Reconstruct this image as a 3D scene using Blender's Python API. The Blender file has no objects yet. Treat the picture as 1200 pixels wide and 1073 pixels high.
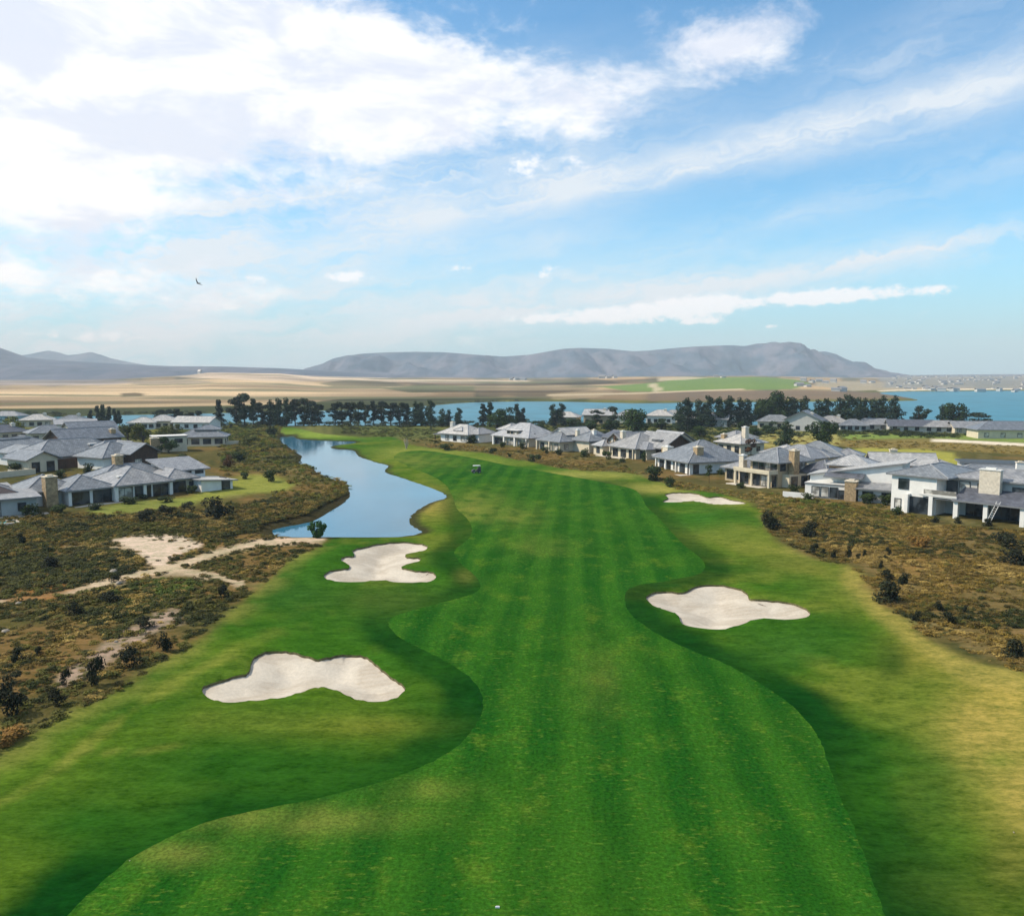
import bpy, math, random
import numpy as np
from mathutils import Vector, Matrix
from mathutils.geometry import delaunay_2d_cdt
S = bpy.context.scene
C = S.collection
rad = math.radians

# ---------------------------------------------------------------- camera
CAMH, FPX, PITCH = 22.0, 950.0, math.atan(96.5 / 950.0)
cam_d = bpy.data.cameras.new("camera")
cam = bpy.data.objects.new("camera", cam_d); C.objects.link(cam)
cam.location = (0, 0, CAMH)
cam.rotation_euler = (rad(90) - PITCH, 0, 0)
cam_d.sensor_width = 36; cam_d.sensor_fit = 'HORIZONTAL'
cam_d.lens = FPX / 1200 * 36
cam_d.clip_start = 0.5; cam_d.clip_end = 30000
S.camera = cam
CP, SP = math.cos(PITCH), math.sin(PITCH)

# ---------------------------------------------------------------- node helpers
def nn(nt, t, **kw):
    n = nt.nodes.new(t)
    for k, v in kw.items(): setattr(n, k, v)
    return n
def put(nt, sock, v):
    if isinstance(v, (int, float)): sock.default_value = v
    elif isinstance(v, (tuple, list)):
        sock.default_value = tuple(v) if len(v) == len(sock.default_value) else tuple(v) + (1,)
    else: nt.links.new(v, sock)
def M_(nt, op, a, b=None, c=None, clamp=False):
    n = nn(nt, 'ShaderNodeMath', operation=op, use_clamp=clamp)
    put(nt, n.inputs[0], a)
    if b is not None: put(nt, n.inputs[1], b)
    if c is not None: put(nt, n.inputs[2], c)
    return n.outputs[0]
def MR(nt, x, a, b, c=0.0, d=1.0, kind='SMOOTHSTEP'):
    n = nn(nt, 'ShaderNodeMapRange', interpolation_type=kind)
    put(nt, n.inputs['Value'], x)
    for k, v in (('From Min', a), ('From Max', b), ('To Min', c), ('To Max', d)): n.inputs[k].default_value = v
    return n.outputs[0]
def MIX(nt, f, a, b, mode='MIX'):
    n = nn(nt, 'ShaderNodeMix', data_type='RGBA', blend_type=mode)
    put(nt, n.inputs[0], f); put(nt, n.inputs[6], a); put(nt, n.inputs[7], b)
    return n.outputs[2]
def NOISE(nt, vec, scale, detail=4, rough=0.55, dist=0.0, out=0):
    n = nn(nt, 'ShaderNodeTexNoise')
    if vec is not None: nt.links.new(vec, n.inputs['Vector'])
    n.inputs['Scale'].default_value = scale; n.inputs['Detail'].default_value = detail
    n.inputs['Roughness'].default_value = rough; n.inputs['Distortion'].default_value = dist
    return n.outputs[out]
def XYZ(nt, x, y, z=0.0):
    n = nn(nt, 'ShaderNodeCombineXYZ')
    put(nt, n.inputs[0], x); put(nt, n.inputs[1], y); put(nt, n.inputs[2], z)
    return n.outputs[0]
def SCALEV(nt, vec, s):
    n = nn(nt, 'ShaderNodeVectorMath', operation='MULTIPLY')
    nt.links.new(vec, n.inputs[0]); n.inputs[1].default_value = s
    return n.outputs[0]

# ---------------------------------------------------------------- sky, sun, exposure
SUN_AZ, SUN_EL = rad(-86), rad(44)      # azimuth clockwise from +Y: sun stands to the left
W = bpy.data.worlds.new("World"); S.world = W; W.use_nodes = True
def build_world():
    nt = W.node_tree; nt.nodes.clear()
    out = nn(nt, 'ShaderNodeOutputWorld'); bg = nn(nt, 'ShaderNodeBackground')
    bg.inputs['Strength'].default_value = 0.1
    sky = nn(nt, 'ShaderNodeTexSky', sky_type='NISHITA')
    sky.sun_disc = False; sky.sun_elevation = SUN_EL; sky.sun_rotation = SUN_AZ % (2 * math.pi)
    sky.air_density = 1.0; sky.dust_density = 0.35; sky.ozone_density = 3.0
    g = nn(nt, 'ShaderNodeTexCoord').outputs['Generated']
    sp = nn(nt, 'ShaderNodeSeparateXYZ'); nt.links.new(g, sp.inputs[0])
    az = M_(nt, 'ARCTAN2', sp.outputs[0], sp.outputs[1])
    el = M_(nt, 'ARCSINE', sp.outputs[2])
    w1 = NOISE(nt, g, 9, 4, .6); w2 = NOISE(nt, SCALEV(nt, g, (1, 1, 1.7)), 23, 3, .6)
    wa = M_(nt, 'MULTIPLY_ADD', M_(nt, 'SUBTRACT', w1, .5), .16, az)
    we = M_(nt, 'MULTIPLY_ADD', M_(nt, 'SUBTRACT', w2, .5), .05, el)
    def ang(px, py):
        x, y = (px - 600) / FPX, (536.5 - py) / FPX
        d = Vector((x, CP + y * SP, -SP + y * CP)).normalized()
        return math.atan2(d.x, d.y), math.asin(d.z)
    def blobs(lst, A, Ee):
        tot = None
        for px, py, sx, sy, rot, amp in lst:
            a0, e0 = ang(px, py); sx /= FPX; sy /= FPX; r = rad(rot)
            da = M_(nt, 'SUBTRACT', A, a0); de = M_(nt, 'SUBTRACT', Ee, e0)
            p = M_(nt, 'MULTIPLY_ADD', da, math.cos(r) / sx, M_(nt, 'MULTIPLY', de, math.sin(r) / sx))
            q = M_(nt, 'MULTIPLY_ADD', da, -math.sin(r) / sy, M_(nt, 'MULTIPLY', de, math.cos(r) / sy))
            ss = M_(nt, 'MULTIPLY_ADD', p, p, M_(nt, 'MULTIPLY', q, q))
            e = M_(nt, 'MULTIPLY', M_(nt, 'EXPONENT', M_(nt, 'MULTIPLY', ss, -1.0)), amp)
            tot = e if tot is None else M_(nt, 'ADD', tot, e)
        return tot
    # thin high cloud: long streaks rising to the right, and a milky veil on the left
    th = rad(9)
    def streaks(ku, kv, seed, det):
        p = M_(nt, 'MULTIPLY_ADD', wa, math.cos(th) * ku, M_(nt, 'MULTIPLY', we, math.sin(th) * ku))
        q = M_(nt, 'MULTIPLY_ADD', wa, -math.sin(th) * kv, M_(nt, 'MULTIPLY', we, math.cos(th) * kv))
        return NOISE(nt, XYZ(nt, p, q, seed), 1.0, det, .62, .15)
    streak = M_(nt, 'MULTIPLY_ADD', streaks(2.4, 20, 1.3, 4), .6, M_(nt, 'MULTIPLY', streaks(5, 60, 4.1, 5), .4))
    soft = NOISE(nt, SCALEV(nt, g, (1, 1, 1.6)), 5.0, 7, .6, .5)
    mod = M_(nt, 'MULTIPLY_ADD', streak, .7, M_(nt, 'MULTIPLY', soft, .3))
    vm = blobs([(40, 280, 380, 150, 0, 1.5), (300, 250, 120, 60, 25, .4), (480, 190, 240, 66, 8, .75), (640, 150, 200, 60, 5, .4), (900, 168, 330, 22, 9, .70),
                (1130, 122, 150, 26, 12, .6), (950, 245, 330, 17, 12, .5), (1150, 212, 120, 16, 10, .3), (970, 306, 330, 19, 7, .9), (1180, 288, 160, 20, 4, .6), (700, 215, 220, 14, 9, .35),
                (740, 350, 230, 26, 5, .75), (160, 392, 260, 22, 0, .6), (430, 340, 150, 24, 0, .4), (1050, 70, 140, 34, 25, .45), (1180, 60, 80, 26, 30, .3), (640, 285, 90, 20, 8, .3)], az, el)
    veil = MR(nt, M_(nt, 'MULTIPLY', vm, MR(nt, mod, .41, .60, .12, 1.4, 'LINEAR')), .0, 1.35, 0, .92, 'LINEAR')
    # heaped cloud, soft edged
    cm = blobs([(-80, 60, 330, 130, 0, 1.1), (190, 110, 200, 100, 0, .66), (300, 60, 130, 60, 0, .5), (-120, 200, 200, 60, 0, .6),
                (430, 105, 84, 66, 0, .70), (520, 100, 115, 66, 0, .72), (630, 115, 95, 50, 0, .56), (705, 122, 60, 36, 0, .46),
                (757, 110, 36, 28, 0, .55), (870, 46, 86, 36, 0, .80), (830, 72, 40, 22, 0, .40), (40, 215, 70, 20, 0, .5),
                (70, 330, 200, 26, 0, .9)], az, we)
    cl = blobs([(615, 194, 30, 17, 10, .72), (676, 193, 22, 14, 0, .55), (410, 323, 28, 8, 0, 1.0), (300, 328, 15, 6, 0, .75), (640, 319, 34, 11, 0, .6), (640, 374, 80, 7, 0, .65),
                (720, 369, 70, 10, 0, .9), (800, 360, 50, 13, 0, 1.05), (850, 354, 34, 10, 0, .95), (930, 351, 34, 9, 0, 1.0), (975, 347, 34, 9, 0, 1.0), (1035, 343, 34, 8, 4, .95), (1098, 340, 20, 6, 0, .85),
                (828, 377, 24, 4, 0, .8), (110, 394, 80, 7, 0, .6), (535, 313, 28, 7, 0, .5), (905, 382, 12, 3, 0, .6)], az, el)
    fl = NOISE(nt, SCALEV(nt, g, (1, 1, 1.5)), 62, 6, .62, .1)
    low = MR(nt, M_(nt, 'MULTIPLY_ADD', M_(nt, 'SUBTRACT', fl, .5), 2.0, cl), .30, .95, 0, .88)
    low = M_(nt, 'MULTIPLY', low, MR(nt, cl, .12, .45))
    f1 = NOISE(nt, SCALEV(nt, g, (1, 1, 2.0)), 10, 9, .64, .3)
    cum = MR(nt, M_(nt, 'MULTIPLY_ADD', M_(nt, 'SUBTRACT', f1, .5), 2.3, cm), .24, 1.08, 0, .92)
    f2 = NOISE(nt, SCALEV(nt, g, (1, 1, 2.4)), 7.5, 6, .6, .4)
    shade = MR(nt, f2, .40, .60, 0, .95)
    ccol = MIX(nt, shade, (9.8, 9.8, 9.9), (7.5, 7.9, 8.9))
    skyc = MIX(nt, 1.0, sky.outputs[0], (1.0, 1.54, 1.64), 'MULTIPLY')
    skyc = MIX(nt, MR(nt, el, .17, -.02, 0, .9), skyc, (3.5, 5.6, 7.3))
    c1 = MIX(nt, veil, skyc, (7.3, 7.9, 8.5))
    c2 = MIX(nt, cum, c1, ccol)
    c2 = MIX(nt, low, c2, (9.2, 9.4, 9.8))
    # broken grey-white cloud sheet added overhead, out of view, to neutralise blue sky fill
    over = M_(nt, 'MULTIPLY', MR(nt, el, .44, .75), MR(nt, NOISE(nt, SCALEV(nt, g, (1, 1, 1.3)), 2.6, 6, .6), .34, .56))
    c2 = MIX(nt, M_(nt, 'MULTIPLY', over, .9), c2, (6.2, 6.1, 6.0))
    nt.links.new(c2, bg.inputs[0]); nt.links.new(bg.outputs[0], out.inputs[0])
build_world()
sun_d = bpy.data.lights.new("sun", 'SUN'); sun_d.energy = 4.4; sun_d.angle = rad(0.9); sun_d.color = (1, .90, .74)
sun = bpy.data.objects.new("sun", sun_d); C.objects.link(sun)
sdir = Vector((math.sin(SUN_AZ) * math.cos(SUN_EL), math.cos(SUN_AZ) * math.cos(SUN_EL), math.sin(SUN_EL)))
sun.rotation_euler = sdir.to_track_quat('Z', 'Y').to_euler()
S.view_settings.view_transform = 'Standard'; S.view_settings.look = 'None'
S.view_settings.exposure = 0.22; S.view_settings.gamma = 1.0; S.view_settings.use_curve_mapping = False
S.render.engine = 'CYCLES'
S.cycles.use_denoising = True
S.cycles.max_bounces = 5; S.cycles.diffuse_bounces = 2; S.cycles.glossy_bounces = 3; S.cycles.transmission_bounces = 2
S.cycles.volume_bounces = 0
S.cycles.use_adaptive_sampling = True

# ---------------------------------------------------------------- materials
def new_mat(name):
    m = bpy.data.materials.new(name); m.use_nodes = True
    nt = m.node_tree; b = nt.nodes['Principled BSDF']
    return m, nt, b
def simple(name, col, rough=.8, var=.18, scale=1.5, spec=.3, bump=0.0, col2=None, stretch=(1, 1, 1), metal=0.0, coord='Object'):
    m, nt, b = new_mat(name)
    v = SCALEV(nt, nn(nt, 'ShaderNodeTexCoord').outputs[coord], stretch)
    n1 = NOISE(nt, v, scale, 5, .6)
    f = MR(nt, n1, .3, .7, 0, 1, 'LINEAR')
    c2 = col2 or tuple(c * (1 - var * 2) for c in col)
    c1 = tuple(min(1, c * (1 + var)) for c in col) if not col2 else col
    nt.links.new(MIX(nt, f, c2, c1), b.inputs['Base Color'])
    b.inputs['Roughness'].default_value = rough; b.inputs['Specular IOR Level'].default_value = spec; b.inputs['Metallic'].default_value = metal
    if bump:
        bp = nn(nt, 'ShaderNodeBump'); bp.inputs['Strength'].default_value = bump; bp.inputs['Distance'].default_value = .1
        nt.links.new(NOISE(nt, v, scale * 6, 3), bp.inputs['Height']); nt.links.new(bp.outputs[0], b.inputs['Normal'])
    return m
def roof_mat(name, col, var=.25):
    m, nt, b = new_mat(name)
    uv = nn(nt, 'ShaderNodeTexCoord').outputs['UV']
    br = nn(nt, 'ShaderNodeTexBrick'); nt.links.new(uv, br.inputs['Vector'])
    br.inputs['Scale'].default_value = 1.0; br.inputs['Brick Width'].default_value = .55; br.inputs['Row Height'].default_value = .38
    br.inputs['Mortar Size'].default_value = .03
    br.inputs['Color1'].default_value = tuple(c * (1 + var) for c in col) + (1,)
    br.inputs['Color2'].default_value = tuple(c * (1 - var) for c in col) + (1,)
    br.inputs['Mortar'].default_value = tuple(c * .45 for c in col) + (1,)
    oi = nn(nt, 'ShaderNodeObjectInfo').outputs['Random']
    n1 = NOISE(nt, SCALEV(nt, uv, (1.0, .35, 1)), .9, 5, .65)
    c = MIX(nt, 1.0, br.outputs[0], MIX(nt, MR(nt, n1, .3, .7, 0, 1, 'LINEAR'), (.62, .64, .68), (1.25, 1.22, 1.18)), 'MULTIPLY')
    c = MIX(nt, 1.0, c, MIX(nt, oi, (.86, .88, .92), (1.1, 1.07, 1.02)), 'MULTIPLY')
    nt.links.new(c, b.inputs['Base Color']); b.inputs['Roughness'].default_value = .45; b.inputs['Specular IOR Level'].default_value = .5
    bp = nn(nt, 'ShaderNodeBump'); bp.inputs['Strength'].default_value = .5; bp.inputs['Distance'].default_value = .03
    nt.links.new(br.outputs['Fac'], bp.inputs['Height']); bp.invert = True; nt.links.new(bp.outputs[0], b.inputs['Normal'])
    return m
def leaf_mat(name, dark, light, tint=False, var=.3):
    m, nt, b = new_mat(name)
    oc = nn(nt, 'ShaderNodeTexCoord').outputs['Object']
    n1 = NOISE(nt, oc, 5 if not tint else 2.5, 3, .6)
    if tint:
        at = nn(nt, 'ShaderNodeAttribute', attribute_type='INSTANCER', attribute_name='tint').outputs['Color']
        c = MIX(nt, 1.0, at, MIX(nt, MR(nt, n1, .3, .7, 0, 1, 'LINEAR'), (.6, .6, .6), (1.4, 1.4, 1.3)), 'MULTIPLY')
    else:
        c = MIX(nt, MR(nt, n1, .35, .68, 0, 1, 'LINEAR'), dark, light)
        oi = nn(nt, 'ShaderNodeObjectInfo').outputs['Random']
        c = MIX(nt, 1.0, c, MIX(nt, oi, (1 - var, 1 - var, 1 - var * .7), (1 + var, 1 + var * .8, 1 + var * .3)), 'MULTIPLY')
    nt.links.new(c, b.inputs['Base Color']); b.inputs['Roughness'].default_value = .8; b.inputs['Specular IOR Level'].default_value = .15
    return m
MAT = dict(
    white=simple('white plaster', (.78, .75, .70), .85, .05, .8), cream=simple('cream plaster', (.62, .54, .40), .85, .07, .8),
    grey=simple('grey plaster', (.50, .49, .46), .85, .06, .8), tan=simple('tan plaster', (.46, .36, .23), .85, .1, .8),
    stone=simple('tan stone', (.42, .30, .17), .9, .25, 2.5, bump=.5), pale_stone=simple('pale stone', (.66, .58, .46), .9, .12, 2.5, bump=.4),
    clay=simple('clay plaster', (.42, .25, .14), .85, .1, 1),
    timber=simple('dark timber', (.075, .04, .025), .7, .25, 3, stretch=(1, 1, .2)), metal=simple('dark metal', (.05, .052, .055), .5, .1, 2),
    trim=simple('pale trim', (.66, .65, .62), .6, .06, 2), fascia=simple('grey fascia', (.20, .205, .21), .6, .1, 2),
    slate=roof_mat('blue grey slate', (.20, .222, .25)), dslate=roof_mat('dark slate', (.11, .12, .15)), pslate=roof_mat('pale weathered slate', (.47, .465, .455), .18),
    mslate=roof_mat('mid grey slate', (.30, .305, .315), .22), maroon=roof_mat('maroon roofing', (.06, .035, .035)), beige=simple('beige membrane', (.42, .37, .27), .9, .08, .6),
    cap=simple('ridge mortar', (.30, .31, .33), .8, .08, 1.5), paving=simple('pale paving', (.55, .50, .43), .9, .1, 1),
    soil=simple('lip soil', (.13, .115, .05), .95, .3, 3), rock=simple('pale rock', (.36, .31, .25), .9, .2, 2, bump=.6),
    bark=simple('bark', (.085, .06, .045), .95, .3, 6), black=simple('black rubber', (.015, .015, .016), .8, .1, 5),
    cart=simple('cart paint', (.70, .71, .70), .35, .04, 2, spec=.5), seatm=simple('seat vinyl', (.10, .09, .08), .6, .1, 4),
    bird=simple('dark plumage', (.03, .028, .027), .8, .2, 8), wood=simple('pale wood', (.52, .45, .34), .8, .15, 5),
    pine=leaf_mat('pine needles', (.012, .024, .015), (.042, .062, .032)), conifer=leaf_mat('conifer leaves', (.012, .028, .015), (.042, .072, .032)),
    broad=leaf_mat('broad leaves', (.014, .032, .009), (.055, .095, .024)), lime=leaf_mat('yellow green leaves', (.055, .07, .012), (.17, .18, .035)),
    rust=leaf_mat('rust leaves', (.05, .022, .010), (.17, .085, .035)), shrub=leaf_mat('dark shrub leaves', (.010, .013, .007), (.030, .038, .015)),
    gshrub=leaf_mat('green shrub leaves', (.016, .030, .008), (.055, .085, .022)), palm=leaf_mat('palm leaves', (.018, .055, .014), (.05, .13, .03)),
    dry=leaf_mat('bleached twigs', (.38, .32, .22), (.62, .55, .42)), ochre=leaf_mat('ochre flowers', (.14, .075, .018), (.34, .19, .045)), scrub=leaf_mat('scrub leaves', None, None, True))
def glass_mat(name, c):
    m, nt, b = new_mat(name)
    oc = nn(nt, 'ShaderNodeTexCoord').outputs['Object']
    n = NOISE(nt, oc, .7, 2)
    nt.links.new(MIX(nt, MR(nt, n, .4, .62, 0, 1), c, tuple(x * 3 + .02 for x in c)), b.inputs['Base Color'])
    b.inputs['Roughness'].default_value = .08; b.inputs['Specular IOR Level'].default_value = .5
    return m
MAT['glass'] = glass_mat('dark glass', (.012, .016, .02)); MAT['blind'] = glass_mat('glass over blinds', (.20, .19, .17))
def water_mat(name, col, wave, rough=.06, scale=1.2, bstr=.12):
    m, nt, b = new_mat(name)
    pos = nn(nt, 'ShaderNodeNewGeometry').outputs['Position']
    n0 = NOISE(nt, SCALEV(nt, pos, (1, .5, 1)), .05, 3)
    nt.links.new(MIX(nt, MR(nt, n0, .35, .65), col, tuple(c * 1.35 for c in col)), b.inputs['Base Color'])
    b.inputs['Roughness'].default_value = rough; b.inputs['IOR'].default_value = 1.33
    bp = nn(nt, 'ShaderNodeBump'); bp.inputs['Strength'].default_value = bstr; bp.inputs['Distance'].default_value = wave
    nt.links.new(NOISE(nt, SCALEV(nt, pos, (1, .6, 1)), scale, 4, .6), bp.inputs['Height']); nt.links.new(bp.outputs[0], b.inputs['Normal'])
    return m
MAT['pond'] = water_mat('pond water', (.03, .125, .20), .05, .06, 1.6, .2)
MAT['sea'] = water_mat('lagoon water', (.022, .14, .20), .5, .35, .12, .5)
MAT['sea'].node_tree.nodes['Principled BSDF'].inputs['Specular IOR Level'].default_value = .16
MAT['pool'] = water_mat('pool water', (.08, .36, .38), .02)

# ---------------------------------------------------------------- numpy noise, polygons, projection
def vnoise(x, y, seed):
    xi, yi = np.floor(x), np.floor(y); fx, fy = x - xi, y - yi
    ux, uy = fx * fx * (3 - 2 * fx), fy * fy * (3 - 2 * fy)
    def h(i, j):
        s = np.sin(i * 127.1 + j * 311.7 + seed * 74.7) * 43758.5453
        return s - np.floor(s)
    return (h(xi, yi) * (1 - ux) + h(xi + 1, yi) * ux) * (1 - uy) + (h(xi, yi + 1) * (1 - ux) + h(xi + 1, yi + 1) * ux) * uy
def fbm(x, y, seed=0, oct=4):
    t, a, s = 0, .5, 0
    for k in range(oct):
        t = t + a * vnoise(x * 2 ** k + 13.7 * k, y * 2 ** k - 7.1 * k, seed + k); s += a; a *= .5
    return t / s
def sst(x, a, b):
    t = np.clip((x - a) / (b - a), 0, 1); return t * t * (3 - 2 * t)
def sdf(poly, pts):
    """signed distance, positive inside; poly (m,2), pts (n,2)"""
    poly = np.asarray(poly, float); pts = np.asarray(pts, float)
    a = poly; b = np.roll(poly, -1, 0)
    out = np.empty(len(pts))
    for i in range(0, len(pts), 20000):
        p = pts[i:i + 20000][:, None, :]
        ab = (b - a)[None]; ap = p - a[None]
        t = np.clip((ap * ab).sum(2) / np.maximum((ab * ab).sum(2), 1e-12), 0, 1)
        d = np.sqrt((((ap - ab * t[..., None])) ** 2).sum(2)).min(1)
        py = p[..., 1]; px = p[..., 0]
        cond = (a[None, :, 1] > py) != (b[None, :, 1] > py)
        den = b[:, 1] - a[:, 1]; den = np.where(np.abs(den) < 1e-12, 1e-12, den)
        xi = a[None, :, 0] + (py - a[None, :, 1]) / den[None] * (b - a)[None, :, 0]
        ins = ((cond & (px < xi)).sum(1) % 2) == 1
        out[i:i + 20000] = np.where(ins, d, -d)
    return out
def linedist(line, pts):
    a = np.asarray(line[:-1], float); b = np.asarray(line[1:], float); out = np.full(len(pts), 1e9)
    for k in range(len(a)):
        ab = b[k] - a[k]; ap = pts - a[k]
        t = np.clip((ap @ ab) / max(ab @ ab, 1e-9), 0, 1)
        out = np.minimum(out, np.sqrt(((ap - t[:, None] * ab) ** 2).sum(1)))
    return out
def smooth(poly, n=4, closed=True):
    p = [np.array(q, float) for q in poly]; m = len(p); out = []
    for i in range(m if closed else m - 1):
        if closed: a, b, c, d = p[i - 1], p[i], p[(i + 1) % m], p[(i + 2) % m]
        else: a, b, c, d = p[max(i - 1, 0)], p[i], p[i + 1], p[min(i + 2, m - 1)]
        for k in range(n):
            t = k / n
            out.append(.5 * ((2 * b) + (c - a) * t + (2 * a - 5 * b + 4 * c - d) * t * t + (3 * b - a - 3 * c + d) * t ** 3))
    if not closed: out.append(p[-1])
    return np.array(out)
TOPX = [-900, -200, 0, 100, 150, 220, 245, 330, 370, 450, 540, 620, 720, 800, 880, 940, 1000, 1060, 1300, 2200]
TOPY = [444, 445, 446, 446, 444.5, 440, 437, 438, 441.5, 443.5, 444, 445, 443, 441.5, 441, 443, 444, 441.5, 440, 440]
TOPR = [2300, 2300, 2300, 2300, 2300, 2300, 2300, 2300, 2300, 2300, 2300, 2200, 2000, 1900, 1900, 2100, 2600, 4200, 4600, 4600]
def U(x, y):
    """the lie of the land, without water basins"""
    x = np.asarray(x, float); y = np.asarray(y, float)
    r = np.hypot(x, y)
    z = (fbm(x / 34 + 5, y / 34, 3, 2) - .5) * 1.1 * sst(r, 25, 70) * (1 - sst(r, 300, 420))
    px = np.where(y > 1, 600 + FPX * x / np.maximum(y, 1), np.where(x > 0, 2200, -900))
    rt = np.interp(px, TOPX, TOPR); zt = CAMH + (440 - np.interp(px, TOPX, TOPY)) / FPX * rt
    r0 = np.where(px > 1030, 1350, 760)
    k = sst(r, r0, rt)
    z = z + zt * k + (fbm(x / 260, y / 260, 9, 3) - .5) * 9 * sst(r, 900, 1500) * (1 - .6 * k)
    return z
def P(px, py, z0=None):
    x, y = (px - 600) / FPX, (536.5 - py) / FPX
    d = (x, CP + y * SP, -SP + y * CP); z = 0.0
    for _ in range(8):
        t = (CAMH - z) / max(-d[2], 1e-4); X, Y = d[0] * t, d[1] * t
        if z0 is not None: return Vector((d[0] * (CAMH - z0) / -d[2], d[1] * (CAMH - z0) / -d[2], z0))
        z = .5 * z + .5 * float(U(X, Y)) if py < 470 else float(U(X, Y))
    return Vector((X, Y, z))
def proj(x, y, z):
    f = np.maximum(y * CP - (z - CAMH) * SP, 1e-3); u = y * SP + (z - CAMH) * CP
    return 600 + FPX * x / f, 536.5 - FPX * u / f
def WP(poly): return np.array([P(*q)[:2] for q in poly])

# ---------------------------------------------------------------- object helpers
def link(o, parent=None):
    C.objects.link(o)
    if parent is not None: o.parent = parent
    return o
def tag(o, label=None, cat=None, group=None, kind=None):
    if label: o['label'] = label
    if cat: o['category'] = cat
    if group: o['group'] = group
    if kind: o['kind'] = kind
    return o
def empty(name, loc, rz=0, scale=1):
    o = bpy.data.objects.new(name, None); C.objects.link(o); o.empty_display_size = .3
    o.location = loc; o.rotation_euler = (0, 0, rz)
    o.scale = (scale,) * 3 if isinstance(scale, (int, float)) else scale
    return o
def mesh_uv(name, v, f, mat, smooth_=False, uv=True):
    me = bpy.data.meshes.new(name); me.from_pydata([tuple(a) for a in v], [], [tuple(a) for a in f]); me.update()
    for m in (mat if isinstance(mat, list) else [mat]): me.materials.append(MAT[m] if isinstance(m, str) else m)
    if uv:
        L = me.uv_layers.new(name='UVMap').data
        for p in me.polygons:
            n = p.normal
            u = Vector((0, 0, 1)).cross(n)
            u = Vector((1, 0, 0)) if u.length < 1e-3 else u.normalized()
            w = n.cross(u)
            for li in p.loop_indices:
                c = me.vertices[me.loops[li].vertex_index].co; L[li].uv = (c.dot(u), c.dot(w))
    if smooth_: me.shade_smooth()
    return me
def np_mesh(name, v, f, mat, smooth_=False):
    """v (n,3), f (m,3|4) arrays"""
    me = bpy.data.meshes.new(name); v = np.asarray(v, np.float32); f = np.asarray(f, np.int32)
    me.vertices.add(len(v)); me.vertices.foreach_set('co', v.ravel())
    k = f.shape[1]; me.loops.add(f.size); me.loops.foreach_set('vertex_index', f.ravel())
    me.polygons.add(len(f)); me.polygons.foreach_set('loop_start', np.arange(0, f.size, k, dtype=np.int32))
    me.update(calc_edges=True); me.validate()
    me.materials.append(MAT[mat] if isinstance(mat, str) else mat)
    if smooth_: me.shade_smooth()
    return me
class MB:
    def __init__(s): s.v = []; s.f = []
    def box(s, x0, x1, y0, y1, z0, z1):
        b = len(s.v)
        s.v += [(x0, y0, z0), (x1, y0, z0), (x1, y1, z0), (x0, y1, z0), (x0, y0, z1), (x1, y0, z1), (x1, y1, z1), (x0, y1, z1)]
        s.f += [(b, b + 3, b + 2, b + 1), (b + 4, b + 5, b + 6, b + 7), (b, b + 1, b + 5, b + 4), (b + 1, b + 2, b + 6, b + 5), (b + 2, b + 3, b + 7, b + 6), (b + 3, b, b + 4, b + 7)]
        return s
    def add(s, v, f):
        b = len(s.v); s.v += list(v); s.f += [tuple(i + b for i in q) for q in f]; return s
    def bar(s, a, b, r, n=4):
        a, b = Vector(a), Vector(b); d = (b - a).normalized(); q = d.to_track_quat('Z', 'Y')
        k = len(s.v)
        for e in (a, b):
            for i in range(n):
                t = 2 * math.pi * (i + .5) / n; s.v.append(tuple(e + q @ Vector((r * math.cos(t), r * math.sin(t), 0))))
        for i in range(n): j = (i + 1) % n; s.f.append((k + i, k + j, k + n + j, k + n + i))
        s.f += [tuple(k + n - 1 - i for i in range(n)), tuple(k + n + i for i in range(n))]
        return s
    def build(s, name, mat, parent=None, smooth_=False):
        return link(bpy.data.objects.new(name, mesh_uv(name, s.v, s.f, mat, smooth_)), parent)
def copy_tree(o, parent=None):
    c = o.copy(); C.objects.link(c)
    if parent is not None: c.parent = parent
    for ch in o.children: copy_tree(ch, c)
    return c

# ---------------------------------------------------------------- outlines on the ground
FAIR = [(60, 1100), (82, 1068), (150, 1008), (215, 973), (280, 953), (380, 933), (470, 908), (530, 878), (558, 848), (566, 828), (562, 808), (550, 793), (527, 777),
        (500, 763), (473, 750), (459, 738), (455, 730), (460, 723), (477, 717), (513, 707), (547, 698), (560, 692), (563, 685), (557, 675), (543, 663),
        (535, 653), (533, 645), (547, 633), (553, 623), (551, 613), (545, 605), (535, 595), (530, 580), (522, 568), (505, 557), (478, 546), (462, 537),
        (470, 530), (500, 528), (545, 535), (590, 544), (640, 553), (690, 562), (735, 571), (750, 579), (757, 592), (775, 610), (800, 637), (819, 652), (826, 663),
        (818, 673), (785, 681), (748, 687), (734, 695), (733, 710), (745, 725), (775, 745), (818, 765), (845, 775), (880, 794), (925, 824), (957, 860), (970, 893),
        (985, 935), (1000, 968), (1025, 1038), (1037, 1072), (1050, 1110)]
_e = smooth(WP(FAIR), 9, False); _r = np.random.default_rng(3)
_e = _e + _r.normal(0, .03, _e.shape) + np.stack([np.sin(np.arange(len(_e)) * .9), np.cos(np.arange(len(_e)) * .7)], 1) * .015
fair = np.vstack([_e, [(13, 10), (8, -60), (-60, -60), (-25, 20)]])
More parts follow.
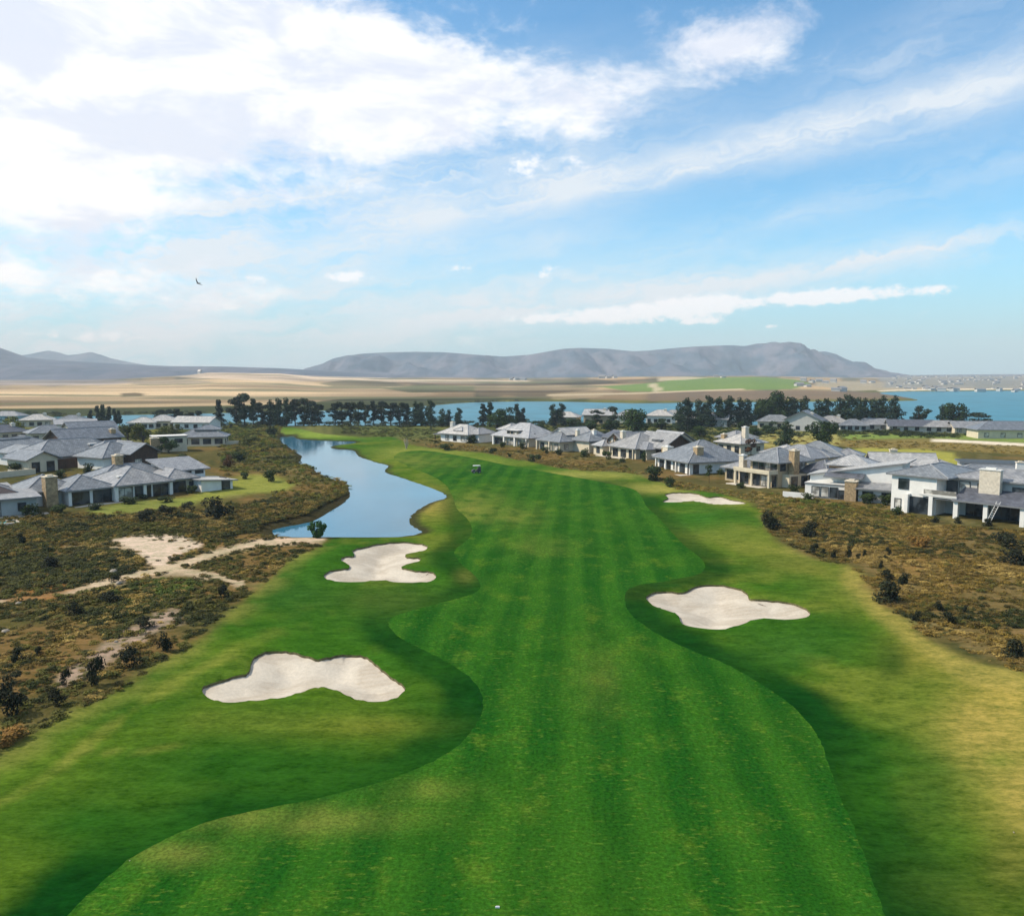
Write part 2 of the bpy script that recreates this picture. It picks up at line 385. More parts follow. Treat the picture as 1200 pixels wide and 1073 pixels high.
MOWN = [(-300, 1000), (-120, 925), (0, 885), (28, 868), (70, 840), (112, 821), (157, 798), (179, 779), (212, 762), (240, 743), (266, 720), (282, 706), (289, 696), (307, 689), (333, 660),
        (367, 643), (383, 634), (400, 610), (430, 570), (400, 535), (345, 513), (328, 507), (332, 500.5), (350, 502), (370, 507), (400, 510), (425, 512), (462, 512), (475, 519),
        (500, 524), (525, 527), (562, 530), (595, 537), (625, 541), (640, 545), (670, 550), (700, 552), (737, 554), (758, 560), (782, 567), (794, 573), (825, 576), (849, 580),
        (873, 588), (893, 598), (895, 612), (902, 625), (917, 638), (956, 655), (992, 661), (1012, 677), (1018, 694), (1034, 708), (1059, 725), (1079, 742), (1101, 756), (1132, 770),
        (1166, 781), (1200, 788), (1320, 835)]
mown = np.vstack([smooth(WP(MOWN), 2, False), [(60, 15), (60, -80), (-90, -80), (-60, 20)]])
POND = [(307, 615), (332, 609), (357, 604), (380, 592), (400, 582), (410, 575), (410, 569), (400, 562), (380, 556), (370, 552), (365, 546), (352, 540), (349, 532), (342, 527),
        (332, 520), (326, 511), (337, 509), (347, 509), (352, 513), (390, 515.5), (415, 516), (416, 518), (392, 521), (395, 524), (415, 526), (420, 532), (435, 540), (455, 544),
        (452, 551), (475, 562), (500, 571), (521, 580), (507, 586), (490, 597), (485, 603), (487, 612), (500, 620), (475, 626), (445, 627), (400, 627), (375, 627), (345, 627), (332, 626), (312, 624)]
pond = smooth(WP(POND), 3)
LAG = [(-500, 503), (-300, 501), (0, 498), (100, 499), (200, 499), (262, 499), (300, 498), (400, 497), (520, 497), (620, 496), (700, 494), (800, 495), (900, 497), (1000, 498), (1060, 499),
       (1100, 502), (1150, 503), (1200, 510), (1400, 520), (1900, 535), (1900, 455), (1600, 456), (1200, 457), (1120, 457.5), (1060, 458), (1035, 459.5), (1050, 462), (1080, 467), (1060, 468.5),
       (1000, 469), (930, 469.5), (850, 470), (800, 470.5), (740, 471), (640, 469), (560, 470), (515, 473), (480, 476), (400, 479), (300, 481), (265, 482), (140, 484.5), (30, 487), (-300, 491), (-500, 492)]
lag = smooth([P(*q, 0)[:2] for q in LAG], 3)
B_NEAR = [(237, 810), (242, 803), (267, 795), (288, 790), (293, 783), (295, 775), (303, 767), (320, 763), (340, 764), (357, 768), (373, 772), (387, 769), (407, 766), (427, 768), (438, 775), (447, 783), (460, 793),
          (473, 802), (474, 808), (463, 817), (443, 821), (420, 820), (403, 813), (387, 807), (373, 806), (357, 810), (333, 817), (300, 821), (267, 823), (247, 819)]
B_MID = [(380, 673), (390, 668), (407, 666), (409, 662), (400, 657), (402, 653), (415, 651), (413, 645), (427, 641), (447, 637), (467, 635), (490, 636), (501, 639), (497, 644), (477, 648), (477, 652), (492, 653),
         (490, 657), (473, 662), (472, 665), (487, 668), (505, 669), (511, 675), (500, 681), (467, 682), (447, 680), (420, 682), (393, 681), (382, 678)]
B_RIGHT = [(757, 698), (775, 692), (800, 693), (815, 686), (835, 684), (860, 687), (875, 694), (880, 702), (905, 704), (930, 707), (948, 716), (945, 723), (920, 726), (890, 725), (870, 731), (850, 736), (825, 735),
           (800, 730), (795, 720), (785, 715), (765, 708)]
B_FAR = [(776, 587), (783, 583), (779, 579), (786, 577), (800, 577), (815, 578), (822, 580), (830, 582.5), (843, 582), (855, 585), (874, 589), (871, 590.5), (855, 591), (837, 591), (825, 589), (815, 587.5), (808, 587), (794, 588), (781, 588)]
bunk = [smooth(WP(b), 4) for b in (B_NEAR, B_MID, B_RIGHT, B_FAR)]

# ---------------------------------------------------------------- ground sheet
rr = [2.0, 6.0, 9.0]
while rr[-1] < 6900: rr.append(rr[-1] * (1.016 if rr[-1] > 12 else 1.1))
aa = np.concatenate([np.arange(-180, -60, 8), np.arange(-60, -38, 1.5), np.arange(-38, 38, .32), np.arange(38, 60, 1.5), np.arange(60, 180, 8)])
R_, A_ = np.meshgrid(np.array(rr), np.radians(aa), indexing='ij')
gx = (R_ * np.sin(A_)).ravel(); gy = (R_ * np.cos(A_)).ravel()
keep = (gy > -240) & (gy < 6500) & (np.abs(gx) < 6500)
pts = np.stack([gx[keep], gy[keep]], 1)
edges = []; allp = [Vector(p) for p in pts]
for poly in [fair, mown, lag, pond] + bunk:
    b = len(allp); m = len(poly)
    allp += [Vector((float(q[0]), float(q[1]))) for q in poly]
    edges += [(b + i, b + (i + 1) % m) for i in range(m)]
allp += [Vector(q) for q in [(-6500, -240), (6500, -240), (6500, 6500), (-6500, 6500)]]
res = delaunay_2d_cdt(allp, edges, [], 0, 1e-4)
gv = np.array([(v.x, v.y) for v in res[0]]); gf = np.array([f for f in res[2] if len(f) == 3], np.int32)
def ccw(v, f):
    a, b, c = v[f[:, 0]], v[f[:, 1]], v[f[:, 2]]
    s = (b[:, 0] - a[:, 0]) * (c[:, 1] - a[:, 1]) - (b[:, 1] - a[:, 1]) * (c[:, 0] - a[:, 0])
    f = f.copy(); f[s < 0] = f[s < 0][:, ::-1]; return f[np.abs(s) > 1e-9]
gf = ccw(gv, gf)
d_f, d_m, d_p, d_l = (sdf(q, gv) for q in (fair, mown, pond, lag))
d_b = [sdf(b, gv) for b in bunk]; d_bm = np.max(d_b, 0)
gz = U(gv[:, 0], gv[:, 1])
rg = np.hypot(gv[:, 0], gv[:, 1])
gz = gz - .28 * sst(d_p, -2.2, 0) - 1.0 * sst(d_p, 0, 3)
lw = np.clip(rg * .03, 6, 60)
gz = gz * (1 - sst(d_l, -lw * 2.5, -lw * .3) * (rg > 300)) - 1.25 * sst(d_l, -lw * .7, 0) - 2 * sst(d_l, 0, lw)
gz = gz - .10 * sst(d_f, 0, -1.2) * sst(-d_f, 10, 5) * (d_f < 0) * (d_m > 0)
GBASE = gz.copy()
gz = gz - .75 * sst(d_bm, 0, 4.5) + .22 * np.exp(-((d_bm + 1.6) / 1.5) ** 2) * (d_bm < 0)
def Hs(x, y):
    """ground height at single points outside bunkers"""
    q = np.array([[x, y]])
    z = float(U(x, y)); dp = float(sdf(pond, q)[0])
    return z - .28 * float(sst(dp, -2.2, 0)) - float(sst(dp, 0, 3))
GP = proj(gv[:, 0], gv[:, 1], gz)
GP = np.stack(GP, 1); front = gv[:, 1] > 5

# own colours of the land: scrub, lawns, sand tracks, fields
def nz(s, seed, o=4): return fbm(gv[:, 0] / s, gv[:, 1] / s, seed, o)
def mixv(a, b, t): return a * (1 - t[:, None]) + np.array(b)[None] * t[:, None]
n1, n2, n3 = nz(9, 1), nz(30, 2), nz(3.2, 4, 3)
n4 = fbm(gv[:, 0] / np.maximum(rg * .03, 3), gv[:, 1] / np.maximum(rg * .05, 3), 21, 4)
col = np.zeros((len(gv), 3)) + np.array([.085, .074, .025])
col = mixv(col, (.145, .095, .035), sst(n1, .45, .65))
col = mixv(col, (.050, .056, .020), sst(n2 * .5 + n3 * .5, .52, .64))
col = mixv(col, (.19, .155, .062), sst(n3, .60, .8) * .7)
farm = sst(rg, 230, 330)
colf = mixv(np.zeros((len(gv), 3)) + np.array([.13, .13, .04]), (.065, .075, .024), sst(n4, .42, .6))
col = col * (1 - farm[:, None]) + colf * farm[:, None]
over = sst(d_l, -30, -60) * (rg > 690) * (GP[:, 1] < 492)
colo = mixv(np.zeros((len(gv), 3)) + np.array([.30, .22, .13]), (.12, .11, .07), sst(n4, .46, .6))
col = col * (1 - over[:, None]) + colo * over[:, None]
def zone(poly, c, soft=4, amp=0.0, k=1.0, ns=None):
    global col
    d = sdf(poly, np.where(front[:, None], GP, -9999))
    t = sst(d + ((n1 if ns is None else ns) - .5) * 2 * amp, -soft * .5, soft * .5) * k
    col = mixv(col, c, t)
def track(line, c, w, soft, k=1.0, amp=0):
    global col
    d = linedist(smooth(line, 4, False), np.where(front[:, None], GP, -9999))
    col = mixv(col, c, (1 - sst(d + (n3 - .5) * amp, w, w + soft)) * k)
TAN = (.40, .30, .185)
zone([(-900, 446), (180, 446), (330, 442), (450, 452), (520, 462), (430, 470), (330, 474), (120, 479), (-900, 483)], TAN, 2, 1.2, .95, n4)
zone([(200, 441), (250, 436), (330, 437), (470, 444), (540, 448), (380, 447), (300, 446)], (.46, .37, .28), 1.5, 1, .9, n4)
zone([(-900, 442), (90, 443), (170, 448), (60, 452), (-900, 452)], (.22, .20, .20), 2, 2, .8, n4)
zone([(150, 447), (210, 445), (255, 447), (220, 450), (160, 451)], (.20, .17, .13), 2, 1, .8, n4)
zone([(140, 461), (160, 460), (172, 462), (165, 464), (142, 465)], (.07, .055, .03), 1, .5, .9, n4)
zone([(372, 449), (410, 445), (460, 448), (478, 452), (440, 454), (390, 453)], (.15, .13, .075), 1.2, .6, .95, n4)
zone([(450, 455), (500, 450), (560, 452), (555, 459), (480, 460)], (.10, .11, .055), 1.5, 1, .9, n4)
zone([(470, 444), (620, 446), (620, 450), (540, 450), (480, 448)], (.46, .38, .28), 1.5, 1, .8, n4)
zone([(555, 451), (620, 448), (700, 452), (700, 460), (610, 464), (560, 462)], (.20, .155, .095), 3, 4, .85, n4)
zone([(640, 462), (700, 456), (720, 458), (700, 466), (650, 468)], (.40, .31, .19), 1.5, 1, .9, n4)
zone([(625, 444), (700, 444), (730, 449), (680, 452), (630, 449)], (.10, .09, .06), 1.5, 1, .8, n4)
zone([(-900, 484), (120, 478), (330, 474), (420, 466), (520, 465), (640, 466.5), (560, 470.5), (480, 477), (300, 483), (140, 486), (-900, 494)], (.050, .060, .030), 1.5, .6, .95, n4)
fv = fbm(gv[:, 0] / 420, gv[:, 1] / 130, 41, 4); fo = (over * (GP[:, 1] < 480))[:, None]
col = col * (1 + fo * (np.clip((fv - .5) * 2.6, -.55, .45))[:, None]); col = mixv(col, (.13, .14, .075), over * sst(fbm(gv[:, 0] / 300 + 9, gv[:, 1] / 90, 47, 3), .60, .68) * .75)
zone([(702, 453), (770, 448), (800, 442.5), (880, 441.5), (930, 444), (950, 449), (930, 456), (800, 458), (740, 459)], (.135, .215, .055), 1.5, 1, .95, n4)
zone([(770, 443), (800, 441.5), (830, 442.5), (800, 445), (770, 446.5)], (.44, .38, .26), 1, .5, .9, n4)
zone([(760, 460), (930, 457), (1040, 460), (1080, 466.5), (1000, 468), (760, 470)], (.16, .12, .085), 1.5, 1.5, .9, n4)
zone([(960, 446), (1080, 449), (1060, 456), (1000, 458), (950, 452)], (.33, .29, .21), 1.5, 1.5, .9, n4)
zone([(1030, 439), (1900, 439), (1900, 454.5), (1035, 455)], (.21, .22, .21), 1.5, 2, .85, n4)
zone([(758, 450), (770, 449), (776, 457), (768, 459)], (.50, .42, .29), 1.5, .5, .8)
track([(640, 463), (740, 461), (800, 458.5), (870, 456)], (.45, .37, .25), .4, .8)
track([(1030, 458.2), (1060, 457), (1120, 456.2), (1200, 455.6), (1400, 454.5)], (.60, .54, .42), .4, .6)
# middle distance: links course on the right, olive belt in front of the lagoon, far green on the left
zone([(985, 508), (1200, 510), (1700, 518), (1700, 526), (1200, 519), (1090, 513), (990, 515)], (.17, .23, .055), 3, 1, .95)
zone([(985, 516), (1090, 514), (1200, 521), (1700, 530), (1700, 545), (1200, 532), (1120, 528), (985, 524)], (.19, .145, .05), 3, 2, .9)
zone([(940, 524), (1080, 526), (1120, 530), (1125, 548), (1040, 548), (970, 535)], (.30, .29, .06), 3, 1, .9)
zone([(880, 509), (985, 508), (985, 524), (940, 526), (886, 524)], (.30, .27, .09), 3, 2, .85)
track([(1092, 516), (1115, 516.5), (1150, 518.5), (1200, 521), (1300, 526), (1500, 536)], (.66, .58, .46), 1.1, .9)
zone([(400, 499), (520, 500), (520, 511), (480, 514), (430, 510)], (.10, .115, .035), 2, 2, .8)
# left side: lawns, bare sand, tracks
LAWN = (.20, .215, .045)
zone([(205, 588), (240, 576), (268, 561), (300, 557), (335, 561), (348, 566), (335, 573), (300, 577), (270, 582), (235, 588), (205, 594)], LAWN, 6, 6)
zone([(100, 597), (150, 588), (215, 583), (235, 590), (170, 598), (110, 606)], (.17, .20, .045), 5, 3, .8)
zone([(130, 632), (150, 628), (205, 628), (232, 635), (241, 641), (205, 650), (192, 666), (180, 665), (160, 648), (135, 640)], (.50, .40, .30), 4, 5, 1, n3)
PATHC = (.46, .37, .25)
track([(112, 686), (150, 676), (188, 668), (215, 660), (255, 648), (300, 637), (345, 633), (378, 631)], PATHC, 2.2, 4, .9, 3)
track([(-60, 712), (0, 704), (50, 699), (105, 688), (150, 676)], PATHC, 1.5, 4, .7, 3)
track([(186, 668), (215, 669), (245, 674), (283, 684)], PATHC, 2, 5, .8, 4)
track([(80, 640), (130, 641), (150, 644)], PATHC, 1.2, 3, .6, 2)
zone([(222, 705), (205, 728), (165, 750), (120, 782), (70, 800), (85, 780), (130, 745), (180, 715)], (.33, .25, .19), 14, 22, .75, n3)
zone([(330, 628), (375, 627), (382, 631), (340, 637), (300, 640)], (.48, .36, .25), 4, 4, .8, n3)
zone([(20, 690), (95, 672), (105, 685), (60, 702), (0, 706)], (.22, .105, .03), 6, 8, .8, n3)
zone([(0, 855), (25, 850), (32, 862), (0, 872)], (.26, .14, .04), 4, 6, .8, n3)
zone([(880, 615), (960, 600), (1050, 600), (1230, 640), (1260, 790), (1150, 765), (1040, 690), (985, 652), (910, 630)], (.155, .11, .042), 20, 60, .75, n1)
zone([(1040, 630), (1120, 640), (1160, 690), (1100, 700), (1050, 665)], (.20, .12, .035), 16, 20, .6, n3)

# mown rough: dark sward and some painted slope shade beside the fairway, paler and drier away from it
inm = d_m > -.01
g = np.zeros((len(gv), 3)) + np.array([.030, .098, .007])
g = mixv(g, (.075, .124, .011), sst(nz(11, 31), .42, .66) * .7)
g = mixv(g, (.020, .075, .006), sst(nz(16, 33), .52, .70) * .7)
g = mixv(g, (.13, .155, .022), sst(nz(5, 35) * .6 + nz(22, 36) * .4, .52, .68) * .6)
def blob(px, py, sx, sy, c, k, amp=.5):
    global g
    e = ((GP[:, 0] - px) / sx) ** 2 + ((GP[:, 1] - py) / sy) ** 2
    t = np.exp(-e) * (1 + (n1 - .5) * 2 * amp) * front
    g = mixv(g, c, np.clip(t * k, 0, 1))
bw = 2.6 + (n2 - .5) * 1.4
band = (1 - sst(-d_f + (n3 - .5) * 1.6, bw * .75, bw * 1.6)) * sst(GP[:, 1], 560, 590)
DK = (.003, .037, .004)
g = mixv(g, DK, band * 1.0 * (1 - .35 * sst(GP[:, 1], 800, 600)))
blob(600, 558, 70, 6, (.05, .15, .018), .8); blob(690, 566, 60, 5, DK, .7)  # second streak paints the shade of a slope facing away
LUSH = (.018, .076, .006)
blob(330, 900, 180, 38, LUSH, .85, 1.0); blob(120, 965, 130, 40, LUSH, .75, 1.0); blob(500, 815, 50, 50, LUSH, .7, 1.0); blob(470, 715, 70, 22, LUSH, .6, 1.0); blob(150, 838, 60, 18, LUSH, .5, 1.2)
blob(1020, 930, 60, 80, LUSH, .7, 1.0); blob(1110, 1040, 60, 40, (.045, .085, .010), .6, 1.0); blob(900, 775, 50, 24, LUSH, .6, 1.0); blob(1000, 745, 50, 20, LUSH, .4, 1.2)
YEL = (.27, .225, .05)
blob(1172, 845, 62, 60, YEL, 1.0, 1.2); blob(1212, 940, 44, 56, YEL, .85, 1.2); blob(1085, 760, 40, 26, (.20, .18, .032), .9); blob(1210, 805, 70, 24, (.36, .27, .06), 1)
blob(1010, 690, 60, 26, (.13, .15, .024), .7); blob(950, 660, 60, 16, (.15, .15, .028), .7); blob(900, 640, 40, 14, (.17, .18, .03), .7)
blob(1190, 1010, 40, 50, (.10, .11, .018), .7); blob(1170, 890, 20, 10, (.10, .16, .02), .5); blob(1046, 772, 20, 24, DK, .6, 1.6); blob(1090, 950, 40, 60, (.03, .085, .009), .6, 1.2)
blob(860, 625, 60, 14, (.12, .15, .025), .6); blob(930, 760, 60, 18, (.035, .10, .013), .6); blob(820, 605, 30, 12, (.03, .12, .012), .6)
blob(420, 850, 80, 12, (.12, .14, .018), .7); blob(300, 845, 90, 14, (.09, .135, .016), .7); blob(250, 790, 50, 30, (.07, .125, .015), .5)
blob(500, 590, 26, 18, (.24, .20, .045), .9); blob(470, 650, 26, 12, (.14, .15, .028), .6); blob(545, 675, 12, 8, (.14, .15, .03), .6)
blob(450, 702, 60, 20, (.05, .085, .014), .6); blob(345, 700, 40, 26, (.025, .082, .011), .7); blob(320, 660, 30, 14, (.035, .09, .014), .6)
blob(500, 530, 60, 8, (.20, .22, .04), .9); blob(560, 540, 50, 6, (.16, .21, .035), .8); blob(380, 508, 60, 6, (.20, .27, .045), .9)
blob(690, 556, 70, 4.5, (.26, .25, .06), .9); blob(775, 572, 40, 6, (.27, .25, .06), .9); blob(860, 588, 30, 6, (.20, .21, .04), .7)
edge = (1 - sst(d_m, 0, 3.5)) * (GP[:, 1] > 640)
g = mixv(g, (.20, .19, .045), edge * .6 * sst(n3, .3, .6))
dl = linedist(smooth([(-40, 960), (10, 935), (60, 905), (100, 872), (130, 848), (170, 822), (200, 800), (250, 778), (290, 757), (330, 742), (360, 733)], 4, False), np.where(front[:, None], GP, -9999))
g = mixv(g, (.16, .175, .03), (1 - sst(dl + (n3 - .5) * 14, 0, 10)) * .75 * sst(n1, .25, .55))
dl = linedist(smooth([(1000, 672), (1034, 712), (1062, 733), (1100, 765), (1132, 782), (1166, 796), (1200, 806), (1260, 830)], 4, False), np.where(front[:, None], GP, -9999))
g = mixv(g, (.25, .215, .05), (1 - sst(dl + (n3 - .5) * 12, 4, 22)) * .85)
dl = linedist(smooth([(95, 880), (140, 881), (180, 877), (220, 874)], 4, False), np.where(front[:, None], GP, -9999))
g = mixv(g, (.13, .15, .025), (1 - sst(dl, 1, 4)) * .6)
tm = sst(d_m + (n3 - .5) * 1.6, -.9, .9)
col = col * (1 - tm[:, None]) + g * tm[:, None]
wet = sst(d_p, -1.6, -.2)
col = mixv(col, (.035, .033, .016), wet * .9)
GCOL = col

def col_attr(me, arr):
    a = me.color_attributes.new('col', 'FLOAT_COLOR', 'POINT')
    q = np.ones((len(arr), 4), np.float32); q[:, :3] = arr; a.data.foreach_set('color', q.ravel())
def turf_mat(name, fine):
    m, nt, b = new_mat(name)
    at = nn(nt, 'ShaderNodeAttribute', attribute_name='col').outputs['Color']
    pos = nn(nt, 'ShaderNodeNewGeometry').outputs['Position']
    a = NOISE(nt, SCALEV(nt, pos, (.5, 1.1, 1)), .9, 7, .72)
    c = NOISE(nt, SCALEV(nt, pos, (.5, 1, 1)), 5.0, 5, .7)
    f = M_(nt, 'MULTIPLY_ADD', c, .45, M_(nt, 'MULTIPLY', a, .55))
    k = MR(nt, f, .36, .64, 1 - fine, 1 + fine, 'LINEAR')
    o = MIX(nt, 1.0, at, XYZ(nt, k, M_(nt, 'MULTIPLY_ADD', M_(nt, 'SUBTRACT', k, 1), .75, 1), k), 'MULTIPLY')
    nt.links.new(o, b.inputs['Base Color']); b.inputs['Roughness'].default_value = 1; b.inputs['Specular IOR Level'].default_value = 0
    bp = nn(nt, 'ShaderNodeBump'); bp.inputs['Strength'].default_value = .5; bp.inputs['Distance'].default_value = .12
    nt.links.new(f, bp.inputs['Height']); nt.links.new(bp.outputs[0], b.inputs['Normal'])
    return m
def fairway_mat():
    m, nt, b = new_mat('fairway turf')
    pos = nn(nt, 'ShaderNodeNewGeometry').outputs['Position']
    sp = nn(nt, 'ShaderNodeSeparateXYZ'); nt.links.new(pos, sp.inputs[0])
    s = M_(nt, 'MULTIPLY_ADD', sp.outputs[1], -.078, sp.outputs[0])
    nb = NOISE(nt, pos, .07, 3)
    s = M_(nt, 'MULTIPLY_ADD', nb, 1.6, s)
    st = M_(nt, 'SINE', M_(nt, 'MULTIPLY', s, 2 * math.pi / 3.9))
    stv = MR(nt, st, -.8, .8, 0, 1)
    fine = NOISE(nt, XYZ(nt, M_(nt, 'MULTIPLY', s, 2.2), M_(nt, 'MULTIPLY', sp.outputs[1], .05)), 1.0, 4, .65)
    big = NOISE(nt, pos, .045, 4, .55); mid = NOISE(nt, SCALEV(nt, pos, (1, .6, 1)), .33, 5, .62)
    fleck = NOISE(nt, SCALEV(nt, pos, (1.5, 4.2, 1)), 1.0, 4, .7); grain = NOISE(nt, pos, 5, 4, .7)
    c = MIX(nt, MR(nt, M_(nt, 'MULTIPLY_ADD', stv, .31, M_(nt, 'MULTIPLY_ADD', fine, .44, M_(nt, 'MULTIPLY', mid, .22))), .28, .72, 0, 1, 'LINEAR'), (.009, .066, .006), (.026, .104, .0085))
    c = MIX(nt, MR(nt, big, .42, .68, 0, .5), c, (.040, .114, .009))
    c = MIX(nt, MR(nt, mid, .53, .74, 0, .5), c, (.085, .145, .012))
    c = MIX(nt, MR(nt, mid, .46, .32, 0, .5), c, (.011, .062, .005))
    c = MIX(nt, MR(nt, M_(nt, 'MULTIPLY_ADD', fleck, .8, M_(nt, 'MULTIPLY', mid, .2)), .53, .68, 0, .7), c, (.115, .185, .022))
    # worn pale sward on the far left of the fairway and along its near left edge
    e = nn(nt, 'ShaderNodeAttribute', attribute_name='worn').outputs['Fac']
    c = MIX(nt, M_(nt, 'MULTIPLY', e, MR(nt, mid, .3, .6, .3, 1), None, True), c, (.17, .185, .035))
    k = MR(nt, grain, .34, .66, .62, 1.38, 'LINEAR')
    c = MIX(nt, 1.0, c, XYZ(nt, k, k, k), 'MULTIPLY')
    nt.links.new(c, b.inputs['Base Color']); b.inputs['Roughness'].default_value = 1; b.inputs['Specular IOR Level'].default_value = 0
    bp = nn(nt, 'ShaderNodeBump'); bp.inputs['Strength'].default_value = .4; bp.inputs['Distance'].default_value = .07
    nt.links.new(M_(nt, 'ADD', fleck, grain), bp.inputs['Height']); nt.links.new(bp.outputs[0], b.inputs['Normal'])
    return m
def sand_mat():
    m, nt, b = new_mat('bunker sand')
    pos = nn(nt, 'ShaderNodeNewGeometry').outputs['Position']
    n1 = NOISE(nt, pos, .28, 4, .55, .5); n2 = NOISE(nt, pos, 4, 4, .6)
    wv = nn(nt, 'ShaderNodeTexWave', wave_type='RINGS'); nt.links.new(SCALEV(nt, pos, (1, .8, 0)), wv.inputs['Vector'])
    wv.inputs['Scale'].default_value = .55; wv.inputs['Distortion'].default_value = 5; wv.inputs['Detail'].default_value = 2; wv.inputs['Detail Scale'].default_value = .25
    wm = M_(nt, 'MULTIPLY', wv.outputs['Fac'], MR(nt, n1, .38, .62, 0, 1))
    c = MIX(nt, MR(nt, n1, .36, .66), (.54, .485, .405), (.43, .38, .31))
    c = MIX(nt, MR(nt, wm, .2, .9, 0, .3), c, (.37, .30, .23))
    k = MR(nt, n2, .3, .7, .9, 1.1, 'LINEAR')
    c = MIX(nt, 1.0, c, XYZ(nt, k, k, k), 'MULTIPLY')
    nt.links.new(c, b.inputs['Base Color']); b.inputs['Roughness'].default_value = .95; b.inputs['Specular IOR Level'].default_value = .1
    bp = nn(nt, 'ShaderNodeBump'); bp.inputs['Strength'].default_value = .22; bp.inputs['Distance'].default_value = .05
    nt.links.new(M_(nt, 'ADD', wv.outputs['Fac'], n2), bp.inputs['Height']); nt.links.new(bp.outputs[0], b.inputs['Normal'])
    return m
MAT['ground'] = turf_mat('scrubland ground', .55); MAT['rough'] = turf_mat('mown rough', .62); MAT['fair'] = fairway_mat(); MAT['sand'] = sand_mat()
cen = gv[gf].mean(1)
i_f = sdf(fair, cen) > 0; i_m = sdf(mown, cen) > 0; i_b = [sdf(b, cen) > 0 for b in bunk]; anyb = np.any(i_b, 0)
def sub(name, sel, mat, z):
    f = gf[sel]; ids, inv = np.unique(f, return_inverse=True)
    v = np.column_stack([gv[ids], z[ids]])
    me = np_mesh(name, v, inv.reshape(-1, 3), mat, True)
    col_attr(me, GCOL[ids])
    return link(bpy.data.objects.new(name, me)), ids
o, _ = sub('ground', ~i_m & ~i_f & ~anyb, 'ground', gz); tag(o, kind='structure')
o, _ = sub('mown_rough', i_m & ~i_f & ~anyb, 'rough', gz); tag(o, kind='structure')
o, ids = sub('fairway', i_f & ~anyb, 'fair', gz); tag(o, kind='structure')
q = GP[ids]; worn = np.zeros(len(ids))
for bx, by, sx, sy, k in [(545, 600, 22, 10, .8), (600, 605, 40, 12, .5), (560, 585, 30, 12, .5), (630, 640, 40, 12, .3), (330, 960, 130, 16, .75), (200, 1000, 60, 14, .7), (500, 925, 60, 12, .35), (470, 540, 60, 10, .6), (700, 800, 30, 40, .25)]:
    worn += k * np.exp(-((q[:, 0] - bx) / sx) ** 2 - ((q[:, 1] - by) / sy) ** 2)
a = o.data.attributes.new('worn', 'FLOAT', 'POINT'); a.data.foreach_set('value', np.clip(worn, 0, 1).astype(np.float32))
BL = ['pale sand bunker with two lobes and raked rings, nearest on the left of the fairway',
      'pale clover shaped sand bunker on the left, between the pond and the near bunker',
      'pale sand bunker with broad lobes in the rough to the right of the fairway',
      'small thin pale sand bunker far off on the right, below the houses']
LIP = .18
for k, b in enumerate(bunk):
    c0 = b.mean(0); root = empty('sand_bunker', (float(c0[0]), float(c0[1]), float(U(*c0)) - .9))
    tag(root, BL[k], 'sand bunker', 'sand bunkers beside the fairway')
    zz = gz - LIP * 1.0
    f = gf[i_b[k]]; ids, inv = np.unique(f, return_inverse=True)
    v = np.column_stack([gv[ids] - c0, zz[ids] - root.location.z])
    link(bpy.data.objects.new('sand', np_mesh('sand', v, inv.reshape(-1, 3), 'sand', True)), root)
    m = len(b); ub = U(b[:, 0], b[:, 1])
    # rim height follows the ground sheet at the outline
    near = [int(np.argmin(((gv - p) ** 2).sum(1))) for p in b]
    zb = gz[near]
    v = [(p[0] - c0[0], p[1] - c0[1], z - root.location.z + .015) for p, z in zip(b, zb)] + [(p[0] - c0[0], p[1] - c0[1], z - LIP - .03 - root.location.z) for p, z in zip(b, zb)]
    link(bpy.data.objects.new('lip', mesh_uv('lip', v, [(i, (i + 1) % m, m + (i + 1) % m, m + i) for i in range(m)], 'soil', uv=False)), root)

# ---------------------------------------------------------------- water
def offset(poly, d):
    n = len(poly); out = []
    area = .5 * np.sum(poly[:, 0] * np.roll(poly[:, 1], -1) - np.roll(poly[:, 0], -1) * poly[:, 1])
    for i in range(n):
        t = poly[(i + 1) % n] - poly[i - 1]; t = t / (np.linalg.norm(t) + 1e-9)
        nrm = np.array([t[1], -t[0]]) * (1 if area > 0 else -1)
        dd = d if np.isscalar(d) else d[i]
        out.append(poly[i] + nrm * dd)
    return np.array(out)
def sheet(name, poly, z, mat):
    r = delaunay_2d_cdt([Vector(map(float, p)) for p in poly], [(i, (i + 1) % len(poly)) for i in range(len(poly))], [], 1, 1e-4)
    v = np.array([(p.x, p.y, z) for p in r[0]]); f = ccw(v[:, :2], np.array([q for q in r[2] if len(q) == 3], np.int32))
    return tag(link(bpy.data.objects.new(name, np_mesh(name, v, f, mat))), kind='structure')
sheet('pond_water', offset(pond, 1.6), -.42, 'pond')
sheet('lagoon_water', offset(lag, np.clip(np.hypot(lag[:, 0], lag[:, 1]) * .02, 4, 40)), -1.1, 'sea')

